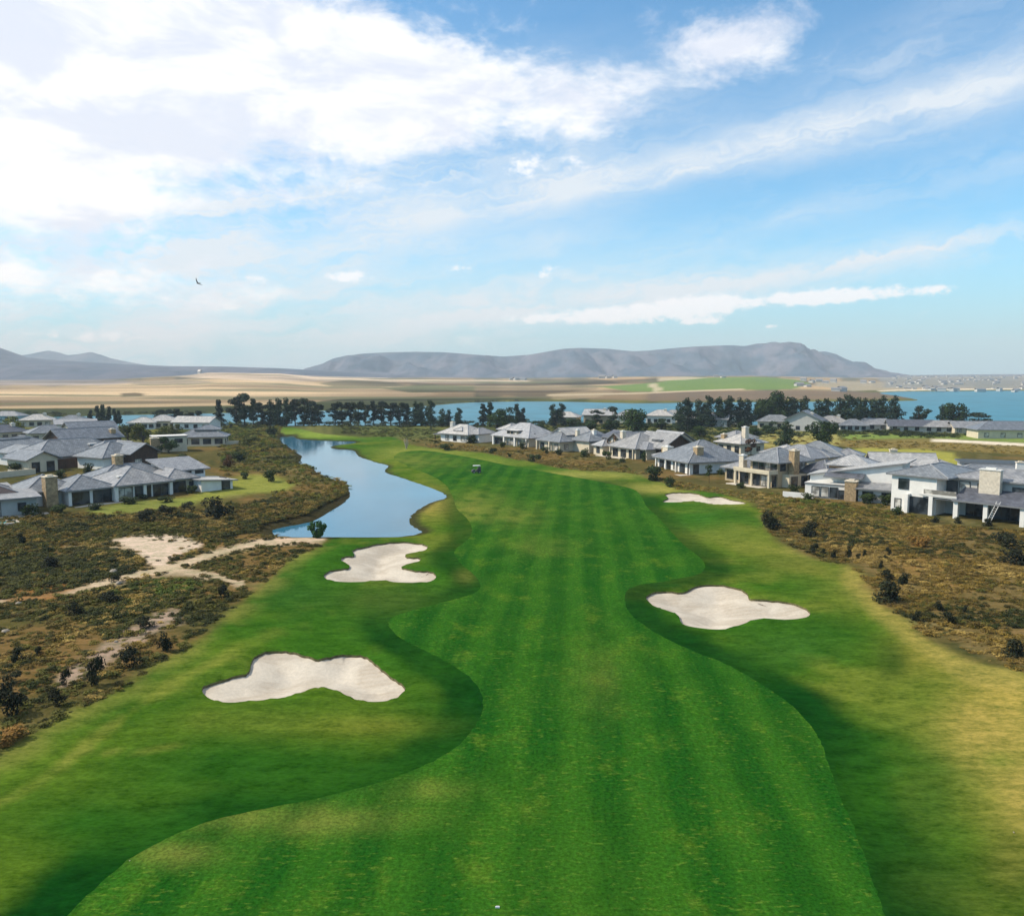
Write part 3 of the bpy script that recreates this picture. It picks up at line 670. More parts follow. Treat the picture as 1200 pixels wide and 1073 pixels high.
# ---------------------------------------------------------------- mountains
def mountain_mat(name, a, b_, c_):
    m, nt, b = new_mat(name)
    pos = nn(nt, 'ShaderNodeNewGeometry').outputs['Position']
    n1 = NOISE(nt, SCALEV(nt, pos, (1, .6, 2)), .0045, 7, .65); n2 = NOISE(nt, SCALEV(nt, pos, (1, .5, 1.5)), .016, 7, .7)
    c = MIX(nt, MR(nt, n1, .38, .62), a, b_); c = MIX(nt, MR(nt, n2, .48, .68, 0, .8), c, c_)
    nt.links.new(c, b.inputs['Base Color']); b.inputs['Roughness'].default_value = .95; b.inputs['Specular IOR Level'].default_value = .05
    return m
def ridge(name, prof, dist, depth, foot_px, mat, seed, rough=1.0, n=260, m=34):
    pr = np.array(prof, float); xs = np.linspace(pr[0, 0], pr[-1, 0], n); ys = np.interp(xs, pr[:, 0], pr[:, 1])
    v = []
    for i in range(n):
        tx = (xs[i] - 600) / FPX
        zr = max(CAMH + (440 - ys[i]) / FPX * dist, -6)
        for j in range(m):
            t = j / (m - 1); y = dist - depth + t * depth * 1.5
            s = sst(np.array(t / .667), 0, 1) if t <= .667 else 1 - .8 * sst(np.array((t - .667) / .333), 0, 1)
            x = tx * dist * (1 + (y / dist - 1) * .55)
            sp = float(fbm(np.array(x / 170.), np.array(y / 420.), seed, 4)) - .5
            z = zr * (float(s) ** .9) + sp * zr * rough * 6.0 * float(s) * (1 - float(s))
            if abs(t - .667) < .02: z = zr
            zc = CAMH + (zr - CAMH) * y / dist if y < dist else zr
            v.append((x, y, min(z, zc)))
    f = [(i * m + j, (i + 1) * m + j, (i + 1) * m + j + 1, i * m + j + 1) for i in range(n - 1) for j in range(m - 1)]
    return tag(link(bpy.data.objects.new(name, np_mesh(name, v, f, mat, True))), kind='structure')
MAT['mtn'] = mountain_mat('haze tinted mountain heath', (.035, .07, .115), (.135, .135, .175), (.012, .036, .055))  # blue of the distance haze is put into these heath colours
MAT['hill'] = mountain_mat('haze tinted hill heath', (.06, .08, .12), (.115, .115, .15), (.03, .047, .065))  # hills carry the haze blue in their colour too
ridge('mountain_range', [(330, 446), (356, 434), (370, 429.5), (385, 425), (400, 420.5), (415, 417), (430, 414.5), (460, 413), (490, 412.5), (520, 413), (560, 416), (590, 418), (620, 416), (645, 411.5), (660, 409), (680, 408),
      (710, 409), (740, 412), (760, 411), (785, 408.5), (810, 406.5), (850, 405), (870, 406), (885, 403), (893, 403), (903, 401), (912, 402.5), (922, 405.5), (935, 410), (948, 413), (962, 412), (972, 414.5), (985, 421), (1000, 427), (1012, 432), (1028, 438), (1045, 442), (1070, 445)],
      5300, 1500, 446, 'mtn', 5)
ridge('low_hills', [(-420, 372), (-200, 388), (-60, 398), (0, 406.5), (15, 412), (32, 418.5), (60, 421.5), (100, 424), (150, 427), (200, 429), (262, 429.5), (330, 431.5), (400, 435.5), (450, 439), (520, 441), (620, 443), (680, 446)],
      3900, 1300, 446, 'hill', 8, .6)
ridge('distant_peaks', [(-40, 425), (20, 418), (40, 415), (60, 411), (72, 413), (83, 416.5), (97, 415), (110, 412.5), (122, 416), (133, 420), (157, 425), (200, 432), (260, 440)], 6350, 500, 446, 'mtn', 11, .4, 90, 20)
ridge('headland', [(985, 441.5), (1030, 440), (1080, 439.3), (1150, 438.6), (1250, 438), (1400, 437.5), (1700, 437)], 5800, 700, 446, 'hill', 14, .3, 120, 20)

# ---------------------------------------------------------------- houses
FOOT = []          # world discs kept clear of scrub
def roof_geo(kind, x0, x1, y0, y1, z, p, th=.22):
    """returns verts, faces, ridge/hip lines"""
    t = math.tan(rad(p)); w, d = x1 - x0, y1 - y0; cy, cx = (y0 + y1) / 2, (x0 + x1) / 2
    base = [(x0, y0), (x1, y0), (x1, y1), (x0, y1)]
    if kind == 'hip':
        if w >= d:
            h = d / 2 * t; a, b = (x0 + d / 2, cy, z + h), (x1 - d / 2, cy, z + h)
        else:
            h = w / 2 * t; a, b = (cx, y0 + w / 2, z + h), (cx, y1 - w / 2, z + h)
        v = [(q[0], q[1], z - th) for q in base] + [(q[0], q[1], z) for q in base] + [a, b]
        sq = abs(w - d) < .05
        if w >= d: f = [(4, 5, 9, 8), (6, 7, 8, 9), (5, 6, 9), (7, 4, 8)]
        else: f = [(4, 5, 8), (5, 6, 9, 8), (6, 7, 9), (7, 4, 8, 9)]
        if sq: v = v[:9]; f = [(4, 5, 8), (5, 6, 8), (6, 7, 8), (7, 4, 8)]; b = a
        f += [(0, 1, 5, 4), (1, 2, 6, 5), (2, 3, 7, 6), (3, 0, 4, 7), (3, 2, 1, 0)]
        e = [Vector(v[i]) for i in (4, 5, 6, 7)]
        if w >= d: L = [(e[0], a), (e[3], a), (e[1], b), (e[2], b)]
        else: L = [(e[0], a), (e[1], a), (e[2], b), (e[3], b)]
        if not sq: L.append((a, b))
        return v, f, L
    if kind in ('gable', 'gabley'):
        if kind == 'gable':
            h = d / 2 * t; a = [(x0, y0), (x0, cy), (x0, y1)]; b = [(x1, y0), (x1, cy), (x1, y1)]
        else:
            h = w / 2 * t; a = [(x0, y0), (cx, y0), (x1, y0)]; b = [(x0, y1), (cx, y1), (x1, y1)]
        hz = [z, z + h, z]
        v = [(q[0], q[1], k) for q, k in zip(a, hz)] + [(q[0], q[1], k) for q, k in zip(b, hz)] + \
            [(q[0], q[1], k - th) for q, k in zip(a, hz)] + [(q[0], q[1], k - th) for q, k in zip(b, hz)]
        f = [(0, 3, 4, 1), (1, 4, 5, 2), (6, 7, 10, 9), (7, 8, 11, 10), (0, 1, 7, 6), (1, 2, 8, 7), (3, 9, 10, 4), (4, 10, 11, 5), (0, 6, 9, 3), (2, 5, 11, 8)]
        if kind == 'gable': f = [q[::-1] for q in f]
        f = [q[::-1] for q in f]
        return v, f, [(Vector(v[1]), Vector(v[4]))]
    if kind == 'shed':      # rises towards +y when p > 0
        hz = [0, 0, d * t, d * t]
    elif kind == 'shedx':
        hz = [0, w * t, w * t, 0]
    else: hz = [0, 0, 0, 0]
    v = [(q[0], q[1], z - th + k) for q, k in zip(base, hz)] + [(q[0], q[1], z + k) for q, k in zip(base, hz)]
    return v, [(3, 2, 1, 0), (4, 5, 6, 7), (0, 1, 5, 4), (1, 2, 6, 5), (2, 3, 7, 6), (3, 0, 4, 7)], []
RW = random.Random(4)
def window(root, name, B, side, uc, zs, w, h, frame='metal'):
    x0, x1, y0, y1 = B
    def L(u, out, z):      # u to the right as seen from outside
        if side == 'f': return (u, y0 - out, z)
        if side == 'b': return (u, y1 + out, z)
        if side == 'l': return (x0 - out, u, z)
        return (x1 + out, u, z)
    def bx(m, u0, u1, o0, o1, z0, z1):
        a, b = L(u0, o0, z0), L(u1, o1, z1)
        m.box(min(a[0], b[0]), max(a[0], b[0]), min(a[1], b[1]), max(a[1], b[1]), z0, z1)
    u0, u1, t = uc - w / 2, uc + w / 2, .09
    m = MB()
    bx(m, u0, u1, -.02, .09, zs + h - t, zs + h); bx(m, u0, u1, -.02, .12, zs - .04, zs + t * .6)
    bx(m, u0, u0 + t, -.02, .085, zs + t * .6, zs + h - t); bx(m, u1 - t, u1, -.02, .085, zs + t * .6, zs + h - t)
    k = max(1, int(round(w / 1.3)))
    for i in range(1, k):
        c = u0 + w * i / k; bx(m, c - .035, c + .035, -.02, .075, zs + t * .6, zs + h - t)
    fr = m.build(name, frame, root)
    m = MB(); bx(m, u0 + t * .7, u1 - t * .7, -.03, .035, zs + t * .4, zs + h - t * .7)
    m.build('pane', 'blind' if RW.random() < .22 else 'glass', fr)
def house(name, label, at, rot, blocks, wins=(), chims=(), boxes=(), cols=(), group=None, cat='house', clear=None, caps=True):
    p = P(*at); p.z = Hs(p.x, p.y) - .05
    root = empty(name, p, rad(rot)); tag(root, label, cat, group)
    walls = {}
    for B in blocks:
        x0, x1, y0, y1 = B['b']; z = B.get('z', 0); h = B.get('h', 3); k = B.get('roof', 'hip'); pt = B.get('p', 26)
        ov = B.get('ov', .7); ov = (ov,) * 4 if isinstance(ov, (int, float)) else ov
        X0, X1, Y0, Y1 = x0 - ov[0], x1 + ov[1], y0 - ov[2], y1 + ov[3]
        if B.get('walls', True):
            m = walls.setdefault(len(walls), [B.get('wm', 'white'), MB()])[1]; t = math.tan(rad(pt)); ze = z + h - .12; zb = z - (.8 if z == 0 else 0)
            if k == 'gable':
                cy = (y0 + y1) / 2; r = ze + (Y1 - Y0) / 2 * t - .15; e = ze + ov[2] * t - .15
                m.add([(x0, y0, zb), (x0, y1, zb), (x0, y1, e), (x0, cy, r), (x0, y0, e), (x1, y0, zb), (x1, y1, zb), (x1, y1, e), (x1, cy, r), (x1, y0, e)],
                      [(0, 4, 3, 2, 1), (5, 6, 7, 8, 9), (0, 5, 9, 4), (1, 2, 7, 6)])
            elif k == 'gabley':
                cx = (x0 + x1) / 2; r = ze + (X1 - X0) / 2 * t - .15; e = ze + ov[0] * t - .15
                m.add([(x0, y0, zb), (x1, y0, zb), (x1, y0, e), (cx, y0, r), (x0, y0, e), (x0, y1, zb), (x1, y1, zb), (x1, y1, e), (cx, y1, r), (x0, y1, e)],
                      [(0, 1, 2, 3, 4), (5, 9, 8, 7, 6), (0, 4, 9, 5), (1, 6, 7, 2)])
            else:
                hz = [0, 0, 0, 0]
                if k == 'shed': hz = [ov[2] * t] * 2 + [(ov[2] + y1 - y0) * t] * 2
                if k == 'shedx': hz = [ov[0] * t, (ov[0] + x1 - x0) * t, (ov[0] + x1 - x0) * t, ov[0] * t]
                bs = [(x0, y0), (x1, y0), (x1, y1), (x0, y1)]
                m.add([(q[0], q[1], zb) for q in bs] + [(q[0], q[1], ze + a - .05) for q, a in zip(bs, hz)],
                      [(0, 1, 5, 4), (1, 2, 6, 5), (2, 3, 7, 6), (3, 0, 4, 7), (4, 5, 6, 7)])
        if k:
            v, f, Ls = roof_geo(k, X0, X1, Y0, Y1, z + h, pt, .3 if k == 'flat' else .22)
            ro = link(bpy.data.objects.new('roof', mesh_uv('roof', v, f, [B.get('rm', 'slate'), 'fascia'])), root)
            for pl in ro.data.polygons:
                if abs(pl.normal.z) < .3 or pl.normal.z < 0: pl.material_index = 1
            if Ls and caps:
                m = MB()
                for a, b in Ls: m.bar(Vector(a) + Vector((0, 0, .02)), Vector(b) + Vector((0, 0, .02)), .11, 4)
                m.build('ridge_cap', 'cap', ro)
    for wm, m in walls.values(): m.build('wall', wm, root)
    for wn in wins:
        bi, side, n, zs, w, h = wn[:6]; B = blocks[bi]['b']; z = blocks[bi].get('z', 0)
        a, b = (B[0], B[1]) if side in 'fb' else (B[2], B[3])
        nm = wn[6] if len(wn) > 6 else ('glass_door' if h > 1.9 else 'window'); lo, hi = wn[7] if len(wn) > 7 else (0, 1)
        a, b = a + (b - a) * lo, a + (b - a) * hi
        for i in range(n): window(root, nm, B, side, a + (b - a) * (i + .5) / n, z + zs, min(w, (b - a) / n * .92), h)
    for cx, cy, w, d, z0, z1, m in chims:
        c = MB().box(cx - w / 2, cx + w / 2, cy - d / 2, cy + d / 2, z0, z1).build('chimney', m, root)
        MB().box(cx - w / 2 - .1, cx + w / 2 + .1, cy - d / 2 - .1, cy + d / 2 + .1, z1 + .002, z1 + .16).box(cx - w / 4, cx + w / 4, cy - d / 4, cy + d / 4, z1 + .16, z1 + .4).build('chimney_cap', 'pale_stone' if m != 'pale_stone' else 'trim', c)
    for nm, x0, x1, y0, y1, z0, z1, m in boxes: MB().box(x0, x1, y0, y1, z0, z1).build(nm, m, root)
    for x, y, h, s, m in cols: MB().box(x - s / 2, x + s / 2, y - s / 2, y + s / 2, -.6, h).build('column', m, root)
    xs = [b['b'] for b in blocks]; c, s_ = math.cos(rad(rot)), math.sin(rad(rot))
    for b in xs:
        n = max(1, int(max(b[1] - b[0], b[3] - b[2]) / 4))
        for i in range(n + 1):
            for j in range(n + 1):
                lx, ly = b[0] + (b[1] - b[0]) * i / n, b[2] + (b[3] - b[2]) * j / n
                FOOT.append((p.x + lx * c - ly * s_, p.y + lx * s_ + ly * c, max(1.6, max(b[1] - b[0], b[3] - b[2]) / n * .55)))
    return root
def bl(x0, x1, y0, y1, h=3, roof='hip', **k): return dict(b=(x0, x1, y0, y1), h=h, roof=roof, **k)
GR, GL = 'houses along the right edge of the fairway', 'houses left of the pond'

# big two storey house at the right edge
house('house', 'big white two storey house with wide pale chimney and slate patio roof, right edge', (1082, 602), -50, [
    bl(-5.2, 1.8, 0, 9, 6.0, None), bl(1.8, 26, 3.6, 11, 5.9, None, wm='grey'),
    bl(-5.2, 3.2, 0, 13, 6.05, 'hip', p=17, ov=(.8, .5, .5, .8), walls=False), bl(2.5, 27, 3.6, 12.5, 6.0, 'hip', p=15, ov=(.6, 1, .7, .8), walls=False, rm='mslate'),
    bl(5.2, 26, -.9, 3.6, 3.0, 'shed', p=17, ov=(.6, .6, .5, -.05), walls=False, rm='dslate'), bl(.6, 5.2, -.8, 3.6, 3.05, 'flat', ov=.02, walls=False, rm='trim')],
    wins=[(0, 'f', 1, 3.7, 1.7, 1.7, 'window', (.05, .5)), (0, 'f', 1, .6, 1.1, 1.5, 'window', (.02, .3)), (1, 'f', 2, 3.3, 2.2, 2.1, 'glass_door', (.0, .15)), (1, 'f', 1, 4.3, 1.5, 1.0, 'window', (.17, .27)),
          (1, 'f', 1, 4.2, 2.0, 1.0, 'window', (.38, .48)), (1, 'f', 2, 3.9, 3.2, 1.7, 'window', (.52, .82)), (1, 'f', 3, .1, 3.6, 2.4, 'glass_door', (.12, .60)), (1, 'f', 2, .1, 3.6, 2.4, 'glass_door', (.64, .98))],
    chims=[(8.6, 2.4, 2.9, 1.0, 3.0, 7.6, 'pale_stone'), (16.5, 6, 1.4, 1.2, 6, 7.8, 'white')],
    boxes=[('balcony_slab', -.4, 5.2, -1.0, 3.55, 3.06, 3.25, 'white'), ('balcony_front', -.4, 5.2, -1.06, -.96, 3.25, 3.45, 'white'), ('balcony_glass', .3, 5.1, -1.0, -.97, 3.46, 4.15, 'blind'),
           ('garage_frame', -2.6, -2.1, -1.0, -.02, -.5, 3.06, 'white'), ('garage_frame', 1.1, 1.7, -1.02, -.02, -.5, 3.06, 'white'), ('garage_door', -2.1, 1.1, -.35, -.03, -.4, 2.7, 'glass'),
           ('patio', 1.8, 26, -1.4, 3.55, -.6, .02, 'paving')],
    cols=[(5.1, -.7, 3.0, .65, 'white'), (9.3, -.8, 3.0, .6, 'white'), (14.2, -.8, 3.0, .6, 'white'), (19.5, -.8, 3.0, .6, 'white')], group=GR)
house('house', 'white house with one long sloping roof line and low tan stone chimney in front', (943, 582), -35, [
    bl(0, 6.8, 0, 3.2, 2.75, 'flat', ov=.1, rm='trim'), bl(0, 15.4, 3.2, 11, 3.9, 'shedx', p=10.5, ov=(.5, 1.0, .5, .5), rm='pslate'),
    bl(9.2, 15.4, -.6, 3.2, 2.5, 'shed', p=9, ov=(.4, .6, .6, -.05), rm='mslate', wm='grey'), bl(3.2, 9.0, 1.5, 5, 4.0, 'shed', p=14, ov=(.3, .5, .6, 0), rm='dslate', walls=False),
    bl(1.5, 8.5, 10.5, 17.0, 5.2, 'hip', p=24, ov=.9, rm='pslate', wm='clay')],
    wins=[(0, 'f', 3, .3, 1.5, 1.9, 'window', (.16, .85)), (0, 'f', 1, .2, 1.7, 1.6, 'window', (.84, 1)), (1, 'r', 3, 3.3, 1.5, 1.5, 'window', (.2, .9)), (1, 'f', 1, .4, .9, 2.3, 'window', (.02, .1)), (2, 'f', 2, .4, 1.8, 1.6)],
    chims=[(8.0, -.3, 1.9, 1.7, -.5, 3.5, 'stone')],
    boxes=[('terrace_wall', -3.4, 2.0, -1.9, -1.7, -.6, 1.0, 'white'), ('terrace', -3.4, 6.6, -1.7, -.02, -.6, .06, 'paving')], group=GR)
house('house', 'tan two storey house with pale balcony band, slate hip roof and two chimneys', (904, 571.5), -60, [
    bl(-6.8, .4, 1.2, 9.5, 5.1, 'hip', p=27, ov=1.1, wm='tan'), bl(-8.6, 0, 0, 9, 2.7, None, wm='tan'), bl(-14.5, -8.6, 1.8, 8, 2.8, 'hip', p=22, ov=.8, wm='tan', rm='mslate'),
    bl(-1, 6.5, 8.2, 16.5, 3.0, 'hip', p=25, ov=.9, wm='cream', rm='dslate'), bl(.0, 2.2, 2.5, 8.2, 2.8, None, wm='cream')],
    wins=[(0, 'f', 4, 3.25, 1.5, 1.65, 'window', (.08, .98)), (0, 'r', 3, 3.3, 1.6, 1.6), (1, 'f', 2, .2, 2.9, 2.2, 'glass_door', (.35, .98)), (1, 'f', 2, .2, 1.3, 2.2, 'glass_door', (.02, .3)), (1, 'r', 3, .2, 1.6, 2.2, 'glass_door', (0, .4)), (2, 'f', 2, .4, 1.8, 1.9), (3, 'f', 1, .3, 2, 2.0), (4, 'r', 2, .3, 1.8, 2.0)],
    chims=[(1.4, 4.6, 1.4, 1.5, 0, 7.3, 'stone'), (-8.3, .6, 1.2, 1.1, 0, 5.7, 'pale_stone')],
    boxes=[('balcony', -9.0, .5, -1.3, 1.15, 2.72, 3.0, 'cream'), ('balcony_wall', -9.0, .5, -1.35, -1.2, 3.0, 3.55, 'cream'), ('balcony_wall', .36, .52, -1.2, 1.1, 3.0, 3.55, 'cream'), ('patio', -10, 1, -2.4, -.03, -.6, .03, 'paving')],
    cols=[(-8.7, -1.0, 2.7, .4, 'cream'), (-4.3, -1.0, 2.7, .35, 'cream'), (.2, -1.0, 2.7, .4, 'cream')], group=GR)
house('house', 'single storey white house under a big blue grey hip roof with a squat tan chimney', (808, 556), -70, [
    bl(-14, 0, 0, 15, 2.85, 'hip', p=28, ov=(1.0, 1.1, 1.1, 1.1)), bl(-20, -14, 3, 10, 2.6, 'hip', p=20, ov=.9, rm='pslate', wm='cream'), bl(.2, 6, 15, 22, 2.6, 'hip', p=22, ov=.8, rm='mslate', wm='cream')],
    wins=[(0, 'f', 4, .15, 2.0, 2.15, 'glass_door', (.03, .9)), (0, 'r', 1, .2, 1.5, 2.1, 'glass_door', (.02, .2)), (1, 'f', 2, .4, 1.8, 1.8), (0, 'r', 1, 1, 1.4, 1.1, 'window', (.6, .8))],
    chims=[(-2.2, 3.6, 1.7, 1.7, 2.9, 5.9, 'stone'), (-15.5, 3.6, 2.4, 1.6, 2, 4.9, 'pale_stone'), (-18, 4.6, 2.0, 1.4, 2, 4.5, 'stone')],
    boxes=[('garden_wall', 1.6, 1.8, 16, 22, -.6, 1.7, 'cream'), ('patio', -14, 1, -3, -.03, -.6, .05, 'paving')], cols=[(-13.5, -.8, 2.6, .3, 'white'), (-9, -.8, 2.6, .3, 'white'), (-4.5, -.8, 2.6, .3, 'white'), (.5, -.7, 2.6, .25, 'metal')], group=GR)
house('house', 'house with two tall tan chimneys behind the big blue grey hip roof', (868, 533), -60, [
    bl(-9, 0, 0, 9, 3.2, 'hip', p=24, ov=.9, rm='pslate', wm='cream'), bl(-14, -7, 5, 13, 4.0, 'hip', p=24, ov=.8, rm='mslate', wm='cream')],
    wins=[(0, 'f', 3, .3, 1.6, 2.1), (0, 'r', 2, .8, 1.5, 1.4)], chims=[(-2.4, 4.0, 1.4, 1.4, 3, 7.4, 'pale_stone'), (-8, 1.5, 1.3, 1.3, 2, 5.2, 'stone')], group=GR)
house('house', 'low house with pale and blue grey hip roofs just behind the tan two storey house', (905, 549), -55, [
    bl(-4, 8, 3, 13, 2.9, 'hip', p=24, ov=.8, rm='mslate', wm='cream'), bl(-9, -1, 8, 16, 2.9, 'hip', p=22, ov=.8, rm='pslate', wm='cream')], wins=[(0, 'f', 3, .6, 1.6, 1.5)], group=GR)
house('house', 'low house with wide many hipped blue grey roof before the round green tree', (944, 548), -30, [
    bl(-5, 7, 4, 15, 3.0, 'hip', p=24, ov=.8), bl(1, 5, -1, 6, 3.0, 'hip', p=26, ov=.7), bl(5, 11, 7, 13, 2.8, 'hip', p=22, ov=.7, rm='mslate')], wins=[(0, 'f', 2, .6, 1.6, 1.5), (1, 'f', 1, .5, 1.8, 1.8)], group=GR)
house('house', 'house with a long pale gable roof and small cream chimney beside the big white house', (1026, 560), -15, [
    bl(0, 12.5, 3, 11, 2.7, 'gable', p=27, ov=.7, rm='pslate', wm='clay'), bl(10.5, 17, 2, 9.5, 2.4, 'hip', p=20, ov=.7, rm='mslate', wm='grey'), bl(-3, 4, 7, 13, 2.5, 'hip', p=20, ov=.7, rm='pslate', wm='cream')],
    wins=[(0, 'f', 3, .8, 1.4, 1.3), (0, 'r', 1, 3.2, 1.2, .8)], chims=[(4.6, 7.3, 1.5, 1.1, 3, 5.6, 'cream')], group=GR)
house('house', 'slate roofed house with a long dark flat roof, behind the big white right edge house', (1118, 572), -20, [
    bl(0, 20, 3, 11, 2.5, 'hip', p=20, ov=.7), bl(3, 24, 11.5, 17, 4.3, 'flat', ov=.5, rm='metal', wm='grey'), bl(6, 10, 0, 5, 2.6, 'shed', p=8, ov=.5, rm='dslate', wm='grey')],
    wins=[(1, 'f', 6, 2.9, 2.6, .9), (0, 'f', 4, .7, 1.6, 1.4)], chims=[(12, 5, 1.3, 1.1, 2, 5.0, 'white')], group=GR)
house('house', 'house with tall grey pitched roof holding a dark slot window, behind the rounded bush', (772, 541), -62, [
    bl(-15, -2, 3, 13, 3.2, 'gable', p=31, ov=.8, rm='mslate', wm='timber'), bl(-12, -5, 0, 5, 2.8, 'hip', p=26, ov=.7, rm='mslate', wm='cream')],
    wins=[(1, 'f', 2, .3, 2.0, 2.0)], boxes=[('roof_slot', -8.6, -4.6, 4.3, 5.4, 4.3, 5.1, 'glass')], group=GR)
house('house', 'house with a dark timber truss gable, tan chimney and pale slate roofs', (737, 537), -62, [
    bl(-8, 3, 0, 11, 2.9, 'hip', p=30, ov=1.0, rm='mslate', wm='cream'), bl(-12.5, -7, 2.5, 12, 4.2, 'gabley', p=30, ov=.7, rm='mslate', wm='tan'), bl(-16, -11.5, -.5, 4, 2.5, 'hip', p=30, ov=.6, rm='pslate', wm='cream'),
    bl(-4, 6, 9, 17, 4.2, 'gable', p=30, ov=.7, rm='pslate', wm='cream')],
    wins=[(0, 'f', 3, .2, 2.4, 2.1, 'glass_door'), (1, 'f', 2, 3.3, 1.4, 1.4), (0, 'r', 2, .3, 2.2, 2.0), (2, 'f', 1, .4, 1.6, 1.8)], chims=[(-7.2, 3.2, 1.2, 1.2, 2.5, 6.6, 'pale_stone')],
    boxes=[('gable_truss', -10.2, -9.3, 2.15, 2.38, 4.2, 5.4, 'timber'), ('patio', -12, 4, -2.6, -.03, -.6, .04, 'paving')], cols=[(-12.2, 1.6, 4.0, .3, 'timber'), (-7.6, -.8, 2.8, .3, 'cream'), (2.8, -.8, 2.8, .3, 'cream')], group=GR)
house('house', 'house with low dark roofs and dark glazed porch between white gable and timber gable houses', (690, 530), -58, [
    bl(-9, 1, 0, 10, 3.0, 'hip', p=28, ov=.9), bl(-13, -5, 4, 13, 4.6, 'shed', p=-6, ov=.8, rm='dslate', wm='tan'), bl(0, 7, 5, 14, 4.4, 'gable', p=18, ov=.8, rm='dslate', wm='timber')],
    wins=[(0, 'f', 3, .2, 2.2, 2.1, 'glass_door'), (1, 'f', 3, 3.1, 1.8, 1.0), (0, 'r', 2, .5, 1.8, 1.8)], chims=[(-1.5, 3, 1.1, 1.0, 3, 6.2, 'white')], group=GR)
house('house', 'white house with a pale curved gable front above a grey slate porch roof', (648, 529), -55, [
    bl(-8, 2, 1, 10, 3.0, 'hip', p=26, ov=.9, wm='cream'), bl(-7, 0, 5, 15, 4.6, 'gabley', p=27, ov=.4, rm='pslate', wm='white'), bl(1, 9, 6, 14, 3.4, 'hip', p=26, ov=.7, wm='cream')],
    wins=[(1, 'f', 1, 4.2, 2.4, 1.3, 'window', (.3, .7)), (0, 'f', 3, .2, 1.8, 2.1, 'glass_door'), (0, 'r', 2, .6, 1.6, 1.6)], chims=[(1.4, 8, 1.0, 1.0, 3, 6.0, 'pale_stone')], cols=[(-8, .2, 2.8, .5, 'cream'), (-2, .2, 2.8, .5, 'cream')], group=GR)
house('house', 'pale roofed house with a tan boxed dormer window over its dark porch', (600, 522), -50, [
    bl(-9, 8, 0, 12, 2.9, 'hip', p=30, ov=1.0, rm='pslate', wm='cream'), bl(-3, 2.2, .4, 6, 4.9, 'flat', ov=.4, rm='trim', wm='tan'), bl(7, 15, 5, 12, 2.8, 'hip', p=24, ov=.7, rm='mslate', wm='cream'), bl(-13, -7, 5, 12, 4.4, 'hip', p=28, ov=.6, rm='pslate', wm='white')],
    wins=[(1, 'f', 3, 3.3, 1.3, 1.3, 'window'), (0, 'f', 2, .2, 2.4, 2.0, 'glass_door', (.02, .3)), (0, 'f', 1, .2, 2.8, 2.1, 'glass_door', (.38, .6)), (0, 'f', 2, .6, 1.6, 1.6, 'window', (.66, 1))], cols=[(-8.4, -.7, 2.7, .6, 'white'), (-3, -.7, 2.7, .6, 'white'), (2.2, -.7, 2.7, .6, 'white'), (7.6, -.7, 2.7, .4, 'white')], group=GR)
house('house', 'white walled house with pale hip roof and grey chimney, farthest along the right fairway side', (536, 518), -42, [
    bl(-8, 5, 0, 9, 2.8, 'hip', p=28, ov=1.0, rm='pslate', wm='white'), bl(2, 8, 2, 10, 3.0, 'hip', p=26, ov=.7, rm='mslate', wm='white'), bl(-2, 1.4, .8, 4, 3.9, 'hip', p=28, ov=.4, rm='pslate', wm='white'), bl(-13, -7, 2, 7, 2.2, 'flat', ov=.5, rm='dslate', walls=False)],
    wins=[(0, 'f', 3, .5, 1.7, 1.7, 'window', (.1, .95)), (2, 'f', 1, 2.9, 1.6, .9), (1, 'f', 1, .4, 2, 1.8)], chims=[(-6.4, 4, 1.3, 1.2, 2.5, 6.2, 'grey')], cols=[(-13, 2, 2.1, .25, 'timber'), (-10, 2, 2.1, .25, 'timber')], group=GR)

# left side
house('house', 'long low house, many joined grey slate roofs, tall tan stone chimney, nearest on the left', (82, 593), 49.5, [
    bl(0, 7.5, .5, 9, 2.7, 'hip', p=25, ov=(.8, .5, .9, .8)), bl(7.5, 17.5, -.2, 11, 2.85, 'hip', p=25, ov=(.6, .6, 1.2, .8), rm='mslate'), bl(17.5, 23, .6, 9.5, 2.9, 'hip', p=25, ov=(.7, .7, .9, .8), rm='mslate', wm='cream'),
    bl(22.5, 29, -2.6, 4.5, 2.7, 'shedx', p=-5, ov=(.6, .9, .6, .6), rm='pslate'), bl(20, 27.5, 5, 12, 3.9, 'shed', p=12, ov=.8, rm='mslate'), bl(9, 21, 8, 15, 3.4, 'hip', p=24, ov=.8)],
    wins=[(0, 'f', 2, .05, 3.2, 2.25, 'glass_door'), (1, 'f', 3, .05, 3.0, 2.3, 'glass_door'), (2, 'f', 1, .05, 3.2, 2.3, 'garage_door', (.02, .7)), (2, 'f', 1, .1, 1.0, 2.0, 'glass_door', (.72, 1)), (3, 'f', 1, .1, 1.8, 2.1, 'glass_door', (.55, 1)), (3, 'l', 1, .6, 1.4, 1.6), (3, 'r', 1, .1, 2.6, 2.2, 'glass_door'), (4, 'f', 3, 2.9, 1.8, .7), (4, 'r', 2, 2.9, 1.6, .9)],
    chims=[(-2.2, 2.2, 1.9, 1.7, -.6, 5.1, 'stone'), (13.5, 12, 1.5, 1.5, 3, 6.9, 'stone')],
    boxes=[('patio', 0, 23, -2.4, -.25, -.6, .03, 'paving'), ('roof_light', 9, 11, 1.5, 2.6, 4.0, 4.25, 'trim')], cols=[(0.1, .2, 2.6, .5, 'white'), (7.5, -.7, 2.6, .6, 'white'), (12.6, -.7, 2.6, .5, 'white'), (17.5, -.6, 2.6, .6, 'white')], group=GL)
